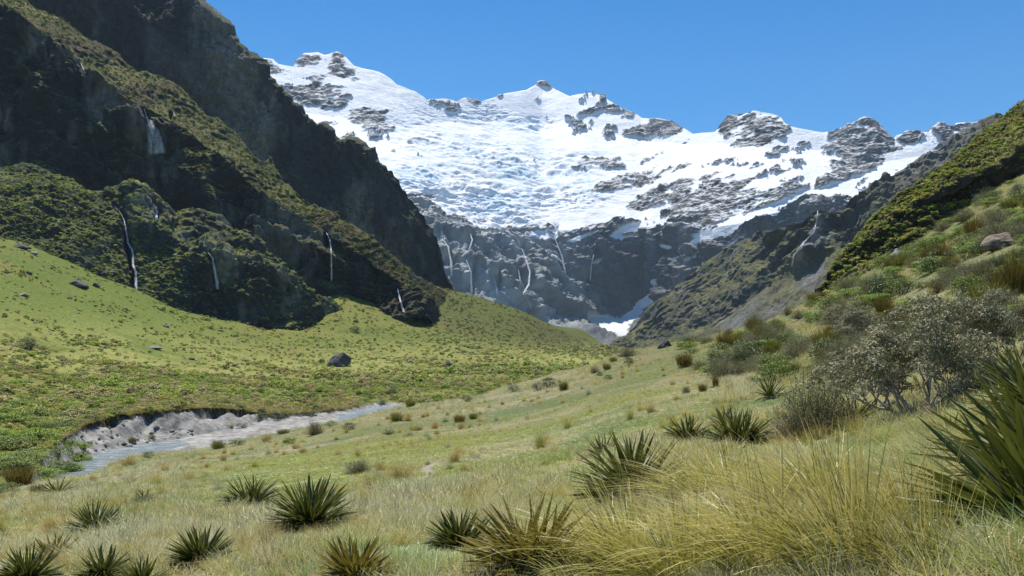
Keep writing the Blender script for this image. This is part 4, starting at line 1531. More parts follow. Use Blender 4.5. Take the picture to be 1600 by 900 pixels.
# tussock turf hanging over the cut bank
cnt = 4200
px = rg.uniform(95, 560, cnt)
Y = np.interp(px, *zip(*VFAR)) + rg.uniform(0, 26, cnt)
X = (px - 800) / F * Y
vz_, vpx_, vq_, vt_, _l = valley_z(X, Y, True)
kp = (vt_ > .25)
Pv = np.stack([X, Y, vz_], 1)[kp]
cnt = len(Pv)
near_lip = np.exp(-vt_[kp] / 2.0)
Pv[:, 1] -= .5 * near_lip
s_ = rg.uniform(.7, 1.5, cnt)
t_ = mix(C(.40, .31, .11), C(.26, .26, .07), rg.uniform(0, 1, cnt)) * rg.uniform(.7, 1.25, (cnt, 1))
scatter('bank_tussock', Pv, t_, np.stack([s_ * .9, s_ * .9, s_ * .62], 1), np.stack([rg.normal(size=cnt) * .2, rg.normal(size=cnt) * .2, rg.uniform(0, 6.28, cnt)], 1), FARSET, 2)


def on_layer(L, cnt, ok, r_):
    P_, n_, a_, b_ = (q[:L.nf].reshape(-1, q.shape[-1]) if q.ndim == 3 else q[:L.nf].ravel() for q in (L.P, L.n, L.px0, L.py0))
    m = np.where(ok(P_, n_, a_, b_))[0]
    i = r_.choice(m, cnt)
    return P_[i], n_[i], a_[i], b_[i]


P_, n_, a_, b_ = on_layer(L1, 4200, lambda P, n, a, b: (n[:, 2] > np.where((a > 280) & (b > poly(BRK1, a) + 3), .66, .45)) & (a > -120), rg)
s_ = rg.gamma(2.2, .36, len(P_)) + .3
t_ = tints(len(P_), [3, 2.4, 1.2, .5, 2.2], rg) * (1.15 + .5 * sst(-.3, .3, fbm(P_, 16, 3, seed=39)))[:, None]
scatter('bluff_scrub', P_, t_, np.stack([s_, s_, s_ * .8], 1), np.stack([0 * s_, 0 * s_, rg.uniform(0, 6.28, len(P_))], 1), SCR, 3)
P_, n_, a_, b_ = on_layer(L2, 4500, lambda P, n, a, b: (n[:, 2] > .5) & (a > -60) & (b > -40) & ((b < poly(BRK2, a) + 6) | (np.abs(a - np.interp(b, [240, 370], [300, 345])) < 24)), rg)
s_ = rg.gamma(2.5, .34, len(P_)) + .4
t_ = tints(len(P_), [2, 1.5, 3, .6, 1.5], rg) * .95
scatter('cliff_scrub', P_, t_, np.stack([s_, s_, s_ * .7], 1), np.stack([0 * s_, 0 * s_, rg.uniform(0, 6.28, len(P_))], 1), SCR, 4)
P_, n_, a_, b_ = on_layer(LF, 4500, lambda P, n, a, b: (n[:, 2] > .46) & (a < 1750), rg)
s_ = rg.gamma(3, .12, len(P_)) + .22
t_ = tints(len(P_), [2, 1.8, 3, 1.6, 1.0], rg) * 1.55
scatter('near_bluff_scrub', P_, t_, np.stack([s_, s_, s_ * .85], 1), np.stack([0 * s_, 0 * s_, rg.uniform(0, 6.28, len(P_))], 1), SCR, 5)
# ================================================================ PLANTS, ONE BY ONE
# ---- flax: image foot, width in the photo, leaves, colour
FLAX = [
    (1630, 845, 400, 230, 'green', 'huge dark flax with long sword leaves filling the lower right corner', 14),
    (1660, 770, 360, 200, 'green', 'second large flax at the right edge standing behind the huge corner flax', 8),
    (1612, 650, 210, 170, 'green', 'big flax on the right edge above the huge corner flax', 10),
    (1483, 690, 80, 34, 'olive', 'small sparse yellowish flax just left of the corner flax', 5),
    (985, 785, 200, 190, 'green', 'largest flax of the middle foreground, leaves fanned high, straw at its right foot', 22),
    (945, 715, 70, 70, 'green', 'smaller flax half hidden behind the left shoulder of the largest middle flax', 4),
    (1072, 690, 80, 80, 'green', 'round flax between the largest middle flax and the flax with a dry skirt', 6),
    (1155, 697, 112, 120, 'green', 'dome shaped flax with a dry grey skirt, left of the grey round shrub', 16),
    (1133, 664, 55, 50, 'green', 'small flax peeping out behind the flax with a dry skirt', 4),
    (482, 825, 142, 190, 'green', 'full hemispherical flax with yellowish outer leaves, alone left of the track', 12),
    (390, 795, 100, 100, 'green', 'grey-green flax just behind the full hemispherical flax', 8),
    (315, 885, 118, 120, 'green', 'dark fan shaped flax below the full hemispherical flax', 12),
    (718, 862, 118, 110, 'green', 'neat flax with pointed upright fan, below the stony track', 12),
    (562, 915, 135, 120, 'olive', 'yellowish flax cut by the bottom edge, below the fan shaped flax', 8),
    (835, 905, 235, 120, 'olive', 'wide olive flax with brown tips buried in long grass at bottom centre', 14),
    (148, 838, 100, 110, 'green', 'dark flax with a brown crest in the left foreground straw', 10),
    (84, 880, 84, 70, 'olive', 'flax with reddish olive leaves left of the bottom corner clumps', 8),
    (158, 908, 96, 80, 'green', 'flax at the bottom edge under the dark crested flax', 8),
    (40, 915, 110, 90, 'green', 'flax filling the bottom left corner', 8),
    (222, 920, 84, 60, 'green', 'flax cut by the bottom edge, right of its twin under the crested flax', 6),
    (88, 775, 60, 50, 'green', 'small dark flax near the left scrub above the straw', 6),
    (5, 840, 30, 30, 'olive', 'tiny olive flax at the left edge', 3),
    (226, 788, 46, 44, 'green', 'squat grey-green flax left of the far grassy bank plants', 3),
    (608, 680, 24, 40, 'green', 'small lone flax on the mid meadow below the river bend', 2),
    (1205, 622, 60, 50, 'green', 'green flax behind the grey round shrub on the slope', 4),
    (1335, 662, 90, 60, 'green', 'flax with arching leaves growing under the pale limbed tree', 8),
    (1440, 612, 50, 40, 'olive', 'yellow-green flax seen through the pale limbed tree', 2),
    (1590, 455, 60, 50, 'green', 'flax on the right edge below the tall brown shrubs', 3),
]
for k, (px, py, w, n, kd, lab, nd) in enumerate(FLAX):
    p = ground(px, py)
    s = w / 2.0 * p[1] / F * 1.2
    flax(tuple(p), s, n, kd, lab, 'flax plants', 50 + k, ndead=nd)

# ---- trees with pale crooked limbs
for k, (px, py, w, h, lab) in enumerate([
        (1505, 610, 170, 150, 'grey-brown twiggy tree close behind the spreading pale limbed tree'),
        (1370, 640, 130, 110, 'low twiggy tree at the left side of the spreading pale limbed tree'),
        (1430, 655, 230, 185, 'spreading tree with pale crooked limbs and grey-green leaf pads on the right slope'),
        (1580, 580, 130, 120, 'grey-green tree with hidden limbs behind the big right edge flax'),
        (1335, 545, 90, 70, 'small bare looking tree with pinkish twigs up the slope left of the spreading tree')]):
    p = ground(px, py)
    u = p[1] / F
    tm, cm = tree_daisy(31 + k * 7, 5)
    ext = np.array([v.co for v in cm.vertices])
    ew = np.percentile(np.abs(ext[:, :2]), 97) * 2
    eh = np.percentile(ext[:, 2], 99)
    t = empty('tree_daisy', tuple(p), 1.1 * k + .4, (w * u / ew, w * u / ew, h * u / eh))
    tag(t, lab, 'tree')
    tr_ = obj('trunk', tm[0], t)
    for lm_ in tm[1:]:
        obj('limb', lm_, tr_)
    obj('crown', cm, t)

# ---- shrubs told apart in the photograph: kind, foot, width, height
SHRUBS = [
    ('dark', 803, 613, 22, 15, 'small dark bush standing alone left of the bush cluster on the meadow brow'),
    ('dark', 841, 610, 22, 17, 'left bush of the dark cluster on the meadow brow'),
    ('dark', 858, 606, 34, 22, 'largest middle bush of the dark cluster on the meadow brow'),
    ('olive', 881, 610, 24, 19, 'rounded olive bush at the right end of the dark cluster on the brow'),
    ('grey', 669, 628, 28, 22, 'round grey twiggy bush on the brow above the river bend'),
    ('vivid', 706, 622, 46, 13, 'long low bright green bush on the brow left of the grey bushes'),
    ('dark', 729, 629, 22, 15, 'small dark shrub just below the long bright green bush'),
    ('grey', 740, 610, 28, 16, 'grey bush at the right end of the long bright green bush'),
    ('green', 752, 618, 22, 15, 'green bush right of the grey pair on the brow'),
    ('brown', 718, 660, 30, 16, 'brownish low shrub alone on the smooth mid meadow'),
    ('olive', 740, 655, 24, 13, 'olive shrub touching the brownish low shrub on the mid meadow'),
    ('olive', 642, 636, 26, 16, 'olive shrub by the end of the visible river water'),
    ('olive', 619, 658, 34, 18, 'broad olive shrub on the near river bank'),
    ('btuft', 637, 658, 26, 16, 'straw brown clump right of the broad olive bank shrub'),
    ('grey', 493, 679, 28, 25, 'tall grey shrub on the near edge of the grey gravel'),
    ('green', 519, 668, 26, 14, 'green shrub right of the tall grey river edge shrub'),
    ('dark', 545, 672, 28, 16, 'dark olive shrub third from the tall grey river edge shrub'),
    ('vivid', 452, 694, 24, 13, 'bright yellow-green cushion bush on the pale meadow edge'),
    ('btuft', 417, 690, 36, 20, 'brown grassy clump on the brink left of the yellow-green cushion'),
    ('olive', 443, 678, 30, 9, 'flat olive shrub on the river brink above the yellow-green cushion'),
    ('green', 370, 696, 30, 14, 'green shrub on the river brink left of the brown grassy clump'),
    ('olive', 340, 702, 34, 18, 'olive shrub on the river brink by the water'),
    ('dark', 262, 706, 34, 22, 'dark shrub leaning over the bright river water'),
    ('grey', 282, 698, 36, 22, 'grey-green shrub right of the dark shrub over the water'),
    ('dark', 232, 716, 24, 14, 'small dark shrub at the near water edge'),
    ('btuft', 200, 728, 44, 22, 'rusty grass clump at the brink below the river'),
    ('vivid', 145, 728, 50, 17, 'flat bright green bush at the brink where the water starts'),
    ('brown', 30, 758, 70, 40, 'brown and grey thicket at the left edge under the bright bushes'),
    ('dark', 85, 745, 60, 32, 'dark thicket right of the brown left edge thicket'),
    ('green', 12, 772, 40, 24, 'low green bush at the left edge below the brown thicket'),
    ('brown', 60, 772, 40, 22, 'rust brown low shrub below the dark thicket'),
    ('btuft', 120, 738, 56, 30, 'tan grassy hummock below the bright green bushes'),
    ('btuft', 205, 757, 36, 20, 'reddish brown clump in the left pale grass'),
    ('grey', 222, 790, 40, 22, 'dark grey-green shrub in the left pale grass'),
    ('btuft', 313, 772, 16, 14, 'small brown clump left of the grey-green flax'),
    ('ctuft', 265, 782, 60, 18, 'pale grey-green clump in the left grass'),
    ('btuft', 195, 790, 26, 22, 'orange brown tuft in the left straw'),
    ('tuft', 285, 778, 24, 22, 'straw coloured tuft left of the small brown clump'),
    ('btuft', 625, 752, 70, 42, 'broad brown tussock beside the stony track'),
    ('grey', 560, 740, 46, 28, 'grey-green bushy clump left of the broad brown tussock'),
    ('ctuft', 590, 748, 40, 18, 'silvery low clump at the foot of the broad brown tussock'),
    ('btuft', 710, 722, 36, 28, 'brown tussock on the meadow just right of the stony track'),
    ('gtuft', 845, 700, 44, 34, 'grey-green tussock on the yellow-green meadow'),
    ('ctuft', 700, 700, 26, 14, 'thin grey tuft on the yellow-green meadow'),
    ('ctuft', 640, 680, 26, 12, 'pale dry tuft right of the small lone flax'),
    ('gtuft', 985, 655, 26, 22, 'dark green tuft on the slope above the largest flax'),
    ('gtuft', 1035, 672, 26, 18, 'olive tuft left of the round flax'),
    ('dark', 982, 570, 22, 16, 'dark bush on the brow at the foot of the brown spur'),
    ('olive', 958, 566, 20, 11, 'olive bush left of the dark bush on the brow'),
    ('grey', 982, 558, 36, 17, 'large grey-olive bush behind the dark bush on the brow'),
    ('olive', 948, 578, 20, 14, 'olive bush down slope from the brow bushes'),
    ('bare', 929, 583, 22, 13, 'grey bare twig bush down slope from the brow bushes'),
    ('dark', 950, 594, 18, 12, 'small dark bush below the olive ones on the slope'),
    ('dark', 937, 588, 14, 10, 'tiny dark bush under the grey bare twig bush'),
    ('dark', 1080, 537, 58, 16, 'long dark green bush along the crest right of the brown boulder'),
    ('green', 1130, 542, 24, 14, 'green bush below the crest right of the long dark bush'),
    ('brown', 1161, 530, 18, 13, 'small brown bush near the crest'),
    ('grey', 1176, 556, 34, 24, 'grey bush on the slope below the small brown crest bush'),
    ('grey', 1118, 585, 26, 30, 'tall grey bush on the open grass slope'),
    ('brown', 1118, 606, 16, 26, 'brown upright shrub directly below the tall grey bush'),
    ('brown', 1098, 612, 22, 18, 'rust brown shrub left of the brown upright shrub'),
    ('grey', 1072, 615, 14, 16, 'small grey shrub lowest on the open grass slope'),
    ('dark', 1188, 605, 42, 30, 'dark green round shrub on the slope left of the brown dark one'),
    ('brown', 1216, 588, 44, 32, 'dark brown shrub up slope from the dark green round shrub'),
    ('grey', 1278, 678, 130, 112, 'big grey rounded shrub with dark hollow base, left of the pale limbed tree'),
    ('bare', 1245, 690, 90, 58, 'dark leafless thicket at the left foot of the big grey rounded shrub'),
    ('grey', 1330, 610, 70, 60, 'grey shrub between the big grey rounded shrub and the pale limbed tree'),
    ('dark', 1290, 566, 60, 42, 'dark shrub with glossy leaves above the big grey rounded shrub'),
    ('green', 1310, 560, 50, 26, 'bright leafy shrub beside the glossy dark one'),
    ('grey', 1358, 518, 52, 30, 'rounded grey cushion shrub on the right slope'),
    ('bare', 1320, 490, 62, 34, 'pinkish bare shrub above the rounded grey cushion shrub'),
    ('brown', 1348, 492, 34, 34, 'brown upright shrub touching the pinkish bare shrub'),
    ('brown', 1405, 448, 30, 28, 'brown columnar shrub up slope in the green scrub'),
    ('brown', 1486, 420, 40, 28, 'brown shrub near the lichen covered boulder'),
    ('grey', 1520, 430, 60, 26, 'wide grey shrub below the lichen covered boulder'),
    ('brown', 1588, 462, 64, 92, 'tall brown upright shrub at the right edge'),
    ('brown', 1560, 468, 44, 66, 'olive brown upright shrub left of the tall right edge one'),
    ('vivid', 1588, 492, 70, 22, 'vivid green shrub at the right edge under the tall brown shrubs'),
    ('green', 1400, 600, 40, 26, 'green shrub glimpsed under the pale limbed tree'),
    ('gtuft', 1340, 680, 70, 40, 'fresh green grass clump at the foot of the pale limbed tree'),
    ('btuft', 1312, 690, 40, 16, 'orange dry clump on the grass beside the big grey shrub'),
    ('ctuft', 1215, 735, 70, 34, 'silvery straw tussock in the long grass below the dry skirted flax'),
    ('gtuft', 1400, 672, 70, 36, 'green tussock between the pale limbed tree and the small yellowish flax'),
    ('ctuft', 1455, 800, 130, 70, 'blue-grey arching tussock left of the huge corner flax'),
    ('ctuft', 1060, 850, 90, 44, 'blue-grey grass patch in the long grass at bottom right of centre'),
]
for (kd, px, py, w, h, lab) in SHRUBS:
    place(kd, px, py, w, h, lab)

# ---- big leaning tussocks of the foreground
M_TUS_L = leaf_mat('long_tussock_blade', (.15, .20, .03), (.44, .39, .085), .38, .5, .22, tipc=(.62, .47, .17))
for k, me in enumerate([tussock_mesh(M_TUS_L if k % 2 else M_TUS_G, 'blades', 350, 1.05, .0125, (-.55, .1), .7, 1.25, 300 + k, r0=.2, seg=7) for k in range(4)]):
    LIB.setdefault('ltuft', []).append([('blades', me)])
KNAME['ltuft'] = 'tussock'
KH['ltuft'] = .72
for (px, py, w, h, lab) in [
        (1320, 905, 300, 200, 'great green tussock leaning left at the bottom edge left of the corner flax'),
        (1440, 915, 220, 170, 'upright green tussock with pale tips against the huge corner flax'),
        (1180, 890, 280, 150, 'long leaning tussock left of the great green one'),
        (960, 895, 260, 120, 'green tussock bending over the wide olive flax'),
        (1050, 915, 240, 130, 'dense green tussock at the bottom edge right of the wide olive flax'),
        (1270, 800, 240, 110, 'straw tipped tussock in the middle of the long grass'),
        (1120, 790, 220, 90, 'straw tipped tussock right of the largest middle flax'),
        (1400, 830, 200, 110, 'leaning tussock behind the great green one')]:
    p = ground(px, py)
    u = p[1] / F
    shrub('ltuft', tuple(p), w * u / 1.2, h * u, lab, None, rz=random.uniform(-.3, .3))

# ---- countable: mixed scrub on the right hillside, tufts over the meadow
MARKS = [(1630, 845, 'huge corner flax'), (1612, 650, 'big right edge flax'), (1483, 690, 'small yellowish flax'), (985, 785, 'largest middle flax'), (1072, 690, 'round flax'), (1155, 697, 'dry skirted flax'),
         (482, 825, 'hemispherical flax'), (390, 795, 'grey-green flax'), (315, 885, 'fan shaped flax'), (718, 862, 'neat upright flax'), (148, 838, 'crested flax'), (608, 680, 'lone meadow flax'), (668, 735, 'stony track'),
         (1425, 600, 'pale limbed tree'), (1278, 650, 'big grey rounded shrub'), (1565, 380, 'lichen boulder'), (1400, 400, 'grey scrub boulder'), (1037, 540, 'dark crest boulder'), (1358, 510, 'grey cushion shrub'), (1320, 480, 'pinkish bare shrub'),
         (1588, 440, 'tall right edge shrub'), (858, 600, 'dark brow bush cluster'), (706, 620, 'long bright brow bush'), (452, 690, 'yellow-green cushion'), (493, 675, 'tall grey river edge shrub'), (625, 745, 'broad brown tussock'),
         (718, 655, 'brownish meadow shrub'), (1118, 580, 'tall grey slope bush'), (1188, 600, 'dark round slope shrub'), (1080, 535, 'long dark crest bush'), (262, 700, 'dark waterside shrub'), (30, 750, 'brown left thicket'), (222, 785, 'grey-green shrub'), (845, 695, 'grey-green tussock'), (982, 565, 'dark brow bush')]


def whereabouts(px, py):
    d = [((px - a) ** 2 + (1.6 * (py - b)) ** 2, a, b, t) for a, b, t in MARKS]
    _, a, b, t = min(d)
    dx, dy = px - a, 1.6 * (py - b)
    far = math.hypot(dx, dy) > 60
    side = ('right of' if dx > 0 else 'left of') if abs(dx) > abs(dy) else ('below' if dy > 0 else 'above')
    if min(abs(dx), abs(dy)) > .45 * max(abs(dx), abs(dy)):
        side = ('below' if dy > 0 else 'above') + ' and ' + ('right of' if dx > 0 else 'left of')
    return ('well ' if far else 'just ') + side + ' the ' + t


def sized(v, lo, hi):
    return 'small ' if v < lo else 'large ' if v > hi else ''


rp = random.Random(99)
SLOPE = {'green': 'leafy green shrub', 'dark': 'dark green shrub', 'grey': 'grey twiggy shrub', 'brown': 'brown upright shrub', 'vivid': 'bright green cushion shrub', 'olive': 'olive broom-like shrub', 'bare': 'leafless grey-brown shrub'}
n = 0
while n < 330:
    px = rp.uniform(1060, 1660)
    if px < 1260 and rp.random() < .62:
        continue
    lo = np.interp(px, [1060, 1200, 1300, 1400, 1600, 1700], [540, 502, 455, 402, 275, 240])
    hi = np.interp(px, [1060, 1200, 1300, 1450, 1600, 1700], [575, 610, 590, 560, 540, 520])
    py = lo + (hi - lo) * rp.random() ** 1.15
    p = ground(px, py)
    upper = px > 1280 and py < lo + 80
    kd = rp.choices(['green', 'dark', 'grey', 'brown', 'vivid', 'olive', 'bare'], [3, 1.4, 1.4, 1.0, 4.2, 1.2, .3] if upper else [2.0, 1.2, 3.2, 1.3, 1.6, 1.6, 1.0])[0]
    w = rp.uniform(.8, 2.1) * (1.25 if p[1] > 45 else .85 if p[1] > 24 else .6)
    h = w * {'green': .62, 'dark': .62, 'grey': .65, 'brown': .85, 'vivid': .42, 'olive': .6, 'bare': .6}[kd] * rp.uniform(.8, 1.15)
    shrub(kd, (p[0], p[1], p[2] - .05), w, h, sized(w, 1.05, 2.1) + SLOPE[kd] + ' ' + whereabouts(px, py), 'mixed scrub on the right hillside')
    n += 1
MEAD = {'tuft': 'straw coloured grass tuft', 'gtuft': 'green grass tuft', 'btuft': 'brown grass tuft', 'ctuft': 'grey-green grass tuft'}
n = 0
while n < 290:
    px, py = rp.uniform(-20, 1300), 0
    lo = np.interp(px, [0, 200, 400, 600, 800, 1000, 1200, 1300], [775, 735, 700, 655, 618, 560, 520, 560])
    py = lo + (895 - lo) * rp.random() ** 1.5
    if px > 880 and py > 700:
        continue
    p = ground(px, py)
    if p[1] < 7.5 or (15 < p[1] < 45 and 300 < px < 980 and rp.random() < .6):
        continue
    kd = rp.choices(['tuft', 'gtuft', 'btuft', 'ctuft'], [4, 2.2, 3, 1.2])[0]
    w = rp.uniform(.35, .75) * (1.3 if p[1] > 40 else 1.0 if p[1] > 12 else .7)
    shrub(kd, (p[0], p[1], p[2] - .02), w, w * rp.uniform(.45, .7), sized(w, .5, .8) + MEAD[kd] + ' ' + whereabouts(px, py), 'scattered meadow tufts')
    n += 1


# ---- across the river
def vground(px, py):
    yy = np.linspace(84, 640, 1400)
    X = (px - 800) / F * yy
    z = valley_z(X, yy)
    row = HZ - z / yy * F
    k = np.argmax(row <= py)
    return np.array([X[k], yy[k], z[k]])


def vplace(kind, px, py, w, h, label, group=None):
    p = vground(px, py)
    u = p[1] / F
    return shrub(kind, (p[0], p[1], p[2] - .1), w * u, h * u, label, group)


ORD = ['first', 'second', 'third', 'fourth', 'fifth', 'sixth', 'seventh', 'eighth', 'ninth']
BRIGHT = [(-30, 690, 90), (20, 662, 70), (52, 652, 60), (15, 700, 80), (60, 690, 80), (95, 672, 60), (100, 655, 50), (45, 722, 80), (88, 715, 70), (10, 730, 80), (110, 640, 44), (70, 640, 50), (122, 662, 34), (105, 700, 46), (70, 668, 50), (30, 640, 60), (0, 648, 50), (80, 735, 60), (100, 738, 64), (66, 752, 70), (120, 724, 50), (128, 700, 36), (20, 755, 80)]
for rname, lo, hi in (('top', 0, 656), ('upper', 656, 680), ('middle', 680, 705), ('lower', 705, 732), ('lowest', 732, 999)):
    for k, (px, py, w) in enumerate(sorted(q for q in BRIGHT if lo <= q[1] < hi)):
        vplace('green' if (px + py) % 4 == 3 else 'vivid', px, py, w, w * .34, 'bright green spreading bush, ' + ORD[k] + ' from left in the ' + rname + ' row beside the gravel bank', 'bright bushes by the gravel bank')
vplace('brown', 207, 692, 19, 13, 'round brown bush on the gravel bank by the water')
vplace('green', 237, 688, 14, 12, 'small green and brown bush on the gravel bank right of the round brown one')
vplace('dark', 376, 668, 22, 11, 'dark bush on the gravel further up the river')
vplace('btuft', 362, 668, 16, 10, 'brown clump on the gravel left of the dark bush')
vplace('dark', 150, 662, 16, 14, 'dark overhanging shrub at the left end of the cut bank')
for (px, py, w, lab) in [(410, 655, 22, 'dark bush on the far shore right of the gravel bank'), (432, 655, 26, 'second dark bush on the far shore right of the gravel bank'), (488, 650, 20, 'lone dark bush on the far shore in the middle of the straight'),
                         (575, 624, 22, 'dark bush on the far shore above the blue water'), (597, 632, 16, 'small dark bush just above the blue water'), (612, 616, 26, 'dark bushy clump on the flat beyond the blue water'), (45, 545, 40, 'dark flat bush alone on the left slope grass'), (555, 518, 20, 'dark bush above the big dark boulder')]:
    vplace('dark', px, py, w, w * .6, lab)


# ================================================================ BOULDERS
def boulder(loc, sx, sy, sz, mat, label, seed, rz=0.0, cat='boulder'):
    bm = bmesh.new()
    bmesh.ops.create_icosphere(bm, subdivisions=4, radius=1.0)
    V = np.array([v.co for v in bm.verts])
    r2 = np.random.RandomState(seed)
    for _ in range(9):                       # flat broken faces
        d = r2.normal(size=3)
        d /= np.linalg.norm(d)
        c = r2.uniform(.55, .9)
        s = V @ d
        V = V - np.maximum(s - c, 0)[:, None] * d * .92
    V = V * (1 + .2 * fbm(V, .9, 5, .55, seed=seed)[:, None])
    V[:, :2] *= (1 - .32 * np.clip(V[:, 2:3] + .2, 0, 1))
    V[:, 2] = np.maximum(V[:, 2], -.45)
    for v, q in zip(bm.verts, V):
        v.co = q
    me = bpy.data.meshes.new('boulder')
    bm.to_mesh(me)
    bm.free()
    me.materials.append(mat)
    o = obj('boulder', me, None, loc)
    o.scale = (sx, sy, sz)
    o.rotation_euler = (0, 0, rz)
    return tag(o, label, cat)


def rock_mat(name, a, b, c):
    m, n, l, bs = nodes(name)
    tc_ = n.new('ShaderNodeTexCoord')
    n1 = noise_node(n, l, 2.5, 6, .65, tc_.outputs['Object'])
    r = ramp(n, l, n1.outputs['Fac'], [(.35, a), (.52, b), (.68, c)])
    l.new(r.outputs[0], bs.inputs['Base Color'])
    bs.inputs['Roughness'].default_value = .9
    bp = n.new('ShaderNodeBump')
    bp.inputs['Distance'].default_value = .15
    l.new(n1.outputs['Fac'], bp.inputs['Height'])
    l.new(bp.outputs[0], bs.inputs['Normal'])
    return m


R_DARK = rock_mat('dark_boulder', (.04, .04, .042), (.075, .073, .07), (.12, .115, .105))
R_GREY = rock_mat('grey_boulder', (.13, .125, .12), (.24, .235, .22), (.36, .35, .33))
R_LICH = rock_mat('lichen_boulder', (.10, .07, .05), (.2, .15, .10), (.30, .27, .21))
for k, (px, py, w, h, m_, lab) in enumerate([
        (530, 573, 36, 22, R_DARK, 'big dark pointed boulder on the far valley floor'), (699, 573, 15, 10, R_DARK, 'squat dark boulder on the far flat, right of the big pointed one'),
        (641, 567, 12, 5, R_GREY, 'flat pale sided boulder between the two dark ones'), (119, 447, 30, 10, R_DARK, 'long dark slab lying on the green left slope'), (148, 448, 11, 7, R_DARK, 'dark block right of the long slab on the green left slope'),
        (34, 462, 16, 5, R_GREY, 'pale slab on the green left slope'), (51, 397, 11, 6, R_GREY, 'small pale rock high on the green left slope'), (28, 387, 24, 6, R_DARK, 'dark outcrop near the top of the green left slope'),
        (42, 427, 12, 4, R_DARK, 'small dark hollow rock on the green left slope'), (258, 511, 9, 6, R_GREY, 'grey block on the slope under the waterfalls'), (240, 545, 18, 5, R_GREY, 'low grey slab on the lower left slope'),
        (297, 562, 10, 4, R_DARK, 'small dark rock right of the low grey slab'), (495, 476, 16, 8, R_GREY, 'pale rock by the foot of the dark bluff')]):
    p = vground(px, py)
    u = p[1] / F
    boulder((p[0], p[1] + w * u * .3, p[2] + h * u * .18), w * u / 1.55, w * u / 1.7, h * u / 1.2, m_, lab, 400 + k, .6 * k)
for k, (px, py, w, h, m_, lab) in enumerate([
        (1565, 388, 54, 26, R_LICH, 'lichen covered reddish boulder high on the right scrub slope'), (1400, 402, 22, 13, R_GREY, 'grey boulder in the scrub below the overhanging cliff'), (1037, 543, 22, 13, R_DARK, 'dark reddish boulder on the crest where slope and valley meet'),
        (1345, 418, 16, 10, R_GREY, 'pale streaked rock on the scrub slope'), (672, 742, 5, 5, R_GREY, 'pale stone on the track'), (668, 726, 9, 4, R_GREY, 'flat pale stone at the head of the track'), (745, 716, 12, 3, R_GREY, 'flat pale stone right of the track')]):
    p = ground(px, py)
    u = p[1] / F
    boulder((p[0], p[1], p[2] + h * u * .2), w * u / 1.55, w * u / 1.7, h * u / 1.2, m_, lab, 430 + k, .9 * k)
# stones lying on the gravel bank
rq = random.Random(4)
STONES = []
for k in range(46):
    px = rq.uniform(118, 300)
    Yf = np.interp(px, *zip(*VFAR)) + rq.uniform(-.5, 5)
    X = (px - 800) / F * Yf
    z = float(valley_z(X, Yf)[0])
    s = rq.uniform(.16, .42)
    o = boulder((X, Yf, z + s * .2), s * 1.2, s, s * .7, R_GREY if rq.random() < .7 else R_DARK, 'loose stone lying on the grey gravel bank', 500 + k % 6, k, 'stone') if k < 6 else None
    if o is None:
        src = STONES[k % 6]
        o = src.copy()
        COL.objects.link(o)
        o.location = (X, Yf, z + s * .2)
        o.scale = (s * 1.2, s, s * .7)
        o.rotation_euler = (0, 0, k)
    else:

        STONES.append(o)
        o.name = 'stone'
    o['group'] = 'stones on the gravel bank'

# ================================================================ WATERFALLS
wm, wn_, wl, wb = nodes('falling_water')
wb.inputs['Base Color'].default_value = (.88, .9, .92, 1)
wb.inputs['Roughness'].default_value = .5
wtc = wn_.new('ShaderNodeTexCoord')
wmp = wn_.new('ShaderNodeMapping')
wmp.inputs['Scale'].default_value = (1.6, 1.6, .16)
wl.new(wtc.outputs['Object'], wmp.inputs[0])
wnz = noise_node(wn_, wl, 1.0, 4, .6, wmp.outputs[0])
wr = ramp(wn_, wl, wnz.outputs['Fac'], [(.36, .05), (.58, 1.0)])
wl.new(wr.outputs[0], wb.inputs['Alpha'])
mist_m, mn_, ml_, mb_ = nodes('spray')
mb_.inputs['Base Color'].default_value = (.85, .88, .9, 1)
mtc = mn_.new('ShaderNodeTexCoord')
mmp = mn_.new('ShaderNodeMapping')
mmp.inputs['Scale'].default_value = (.35, .35, .07)
ml_.new(mtc.outputs['Object'], mmp.inputs[0])
mnz = noise_node(mn_, ml_, 1.0, 5, .65, mmp.outputs[0])
mr = ramp(mn_, ml_, mnz.outputs['Fac'], [(.38, 0.0), (.75, .5)])
ml_.new(mr.outputs[0], mb_.inputs['Alpha'])


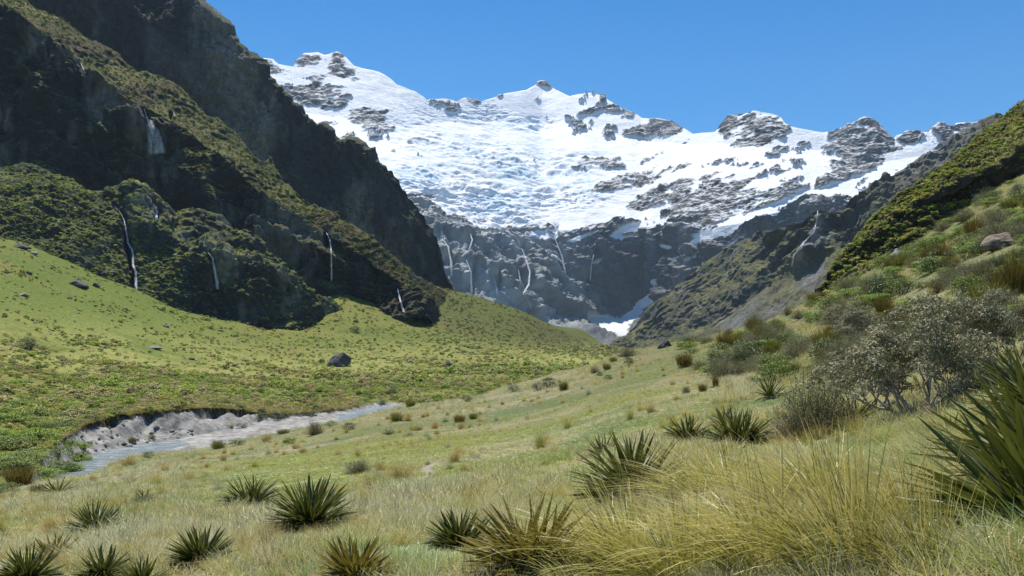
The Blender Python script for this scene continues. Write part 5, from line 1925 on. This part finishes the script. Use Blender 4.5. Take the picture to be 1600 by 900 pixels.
def waterfall(L, path, wpx, label, seed, spray=None):
    """a strand of falling water following the rock from point to point"""
    r = random.Random(seed)
    pts = []
    for a, b in zip(path[:-1], path[1:]):
        for k in range(6):
            t = k / 6
            pts.append((a[0] + (b[0] - a[0]) * t, a[1] + (b[1] - a[1]) * t))
    pts.append(path[-1])
    C3 = []
    for (x, y) in pts:
        p, n = surf(L, x, y)
        C3.append(np.array(at(x, y, p[1])) + np.array(n) * .3)
    Y = np.array([c[1] for c in C3])
    for k in range(len(Y) - 2, -1, -1):       # water falls outwards, never back into the rock
        Y[k] = min(Y[k], Y[k + 1] + 8)
    for _ in range(2):
        Y[1:-1] = np.minimum(Y[1:-1], (Y[:-2] + Y[1:-1] + Y[2:]) / 3)
    o = empty('waterfall', tuple(C3[-1]))
    tag(o, label, 'waterfall', 'waterfalls on the valley walls')
    base = np.array(C3[-1])
    for s in range(3):
        c3, rad = [], []
        for k, (x, y) in enumerate(pts):
            t = k / (len(pts) - 1)
            u = Y[k] / F
            q = np.array(at(x + (s - 1) * wpx * .3 * (.5 + t) + r.uniform(-.12, .12) * wpx, y, Y[k] - u * (1.0 + .6 * s)))
            c3.append(q - base)
            rad.append(u * wpx * .21 * r.uniform(.6, 1.3) * (.45 + .8 * t) * (1 if 0 < k < len(pts) - 1 else .3) * (1.0 if s == 1 else .6))
        V, Fq = tube(c3, rad, 5)
        obj('strand', mesh_np('strand', V, Fq, wm), o)
    if spray:
        c3, rad = [], []
        for (x, y, w) in spray:
            p, n = surf(L, x, y)
            u = p[1] / F
            c3.append(np.array(at(x, y, p[1] - u * w)) - base)
            rad.append(u * w)
        V, Fq = tube(c3, rad, 10)
        obj('spray', mesh_np('spray', V, Fq, mist_m), o)
    return o


for k, (L, path, w, lab, spr) in enumerate(FALLS):
    waterfall({'L1': L1, 'L2': L2, 'LE': LE, 'LD': LD}[L], path, w, lab, 600 + k, spr)
# ================================================================ AIR
hm = bpy.data.materials.new('haze')
hm.use_nodes = True
hn = hm.node_tree.nodes
hn.remove(hn['Principled BSDF'])
pv = hn.new('ShaderNodeVolumePrincipled')
pv.inputs['Color'].default_value = (.6, .78, 1.0, 1)
pv.inputs['Density'].default_value = 3.2e-5
hm.node_tree.links.new(pv.outputs[0], hn['Material Output'].inputs['Volume'])
hx0, hx1, hy0, hy1, hz0, hz1 = -6200, 6200, -600, 7400, -64, 2300
hv = [(x, y, z) for z in (hz0, hz1) for y in (hy0, hy1) for x in (hx0, hx1)]
hf = [(0, 2, 3, 1), (4, 5, 7, 6), (0, 1, 5, 4), (2, 6, 7, 3), (0, 4, 6, 2), (1, 3, 7, 5)]
tag(obj('haze', mesh_np('haze', hv, hf, hm, False)), kind='stuff')
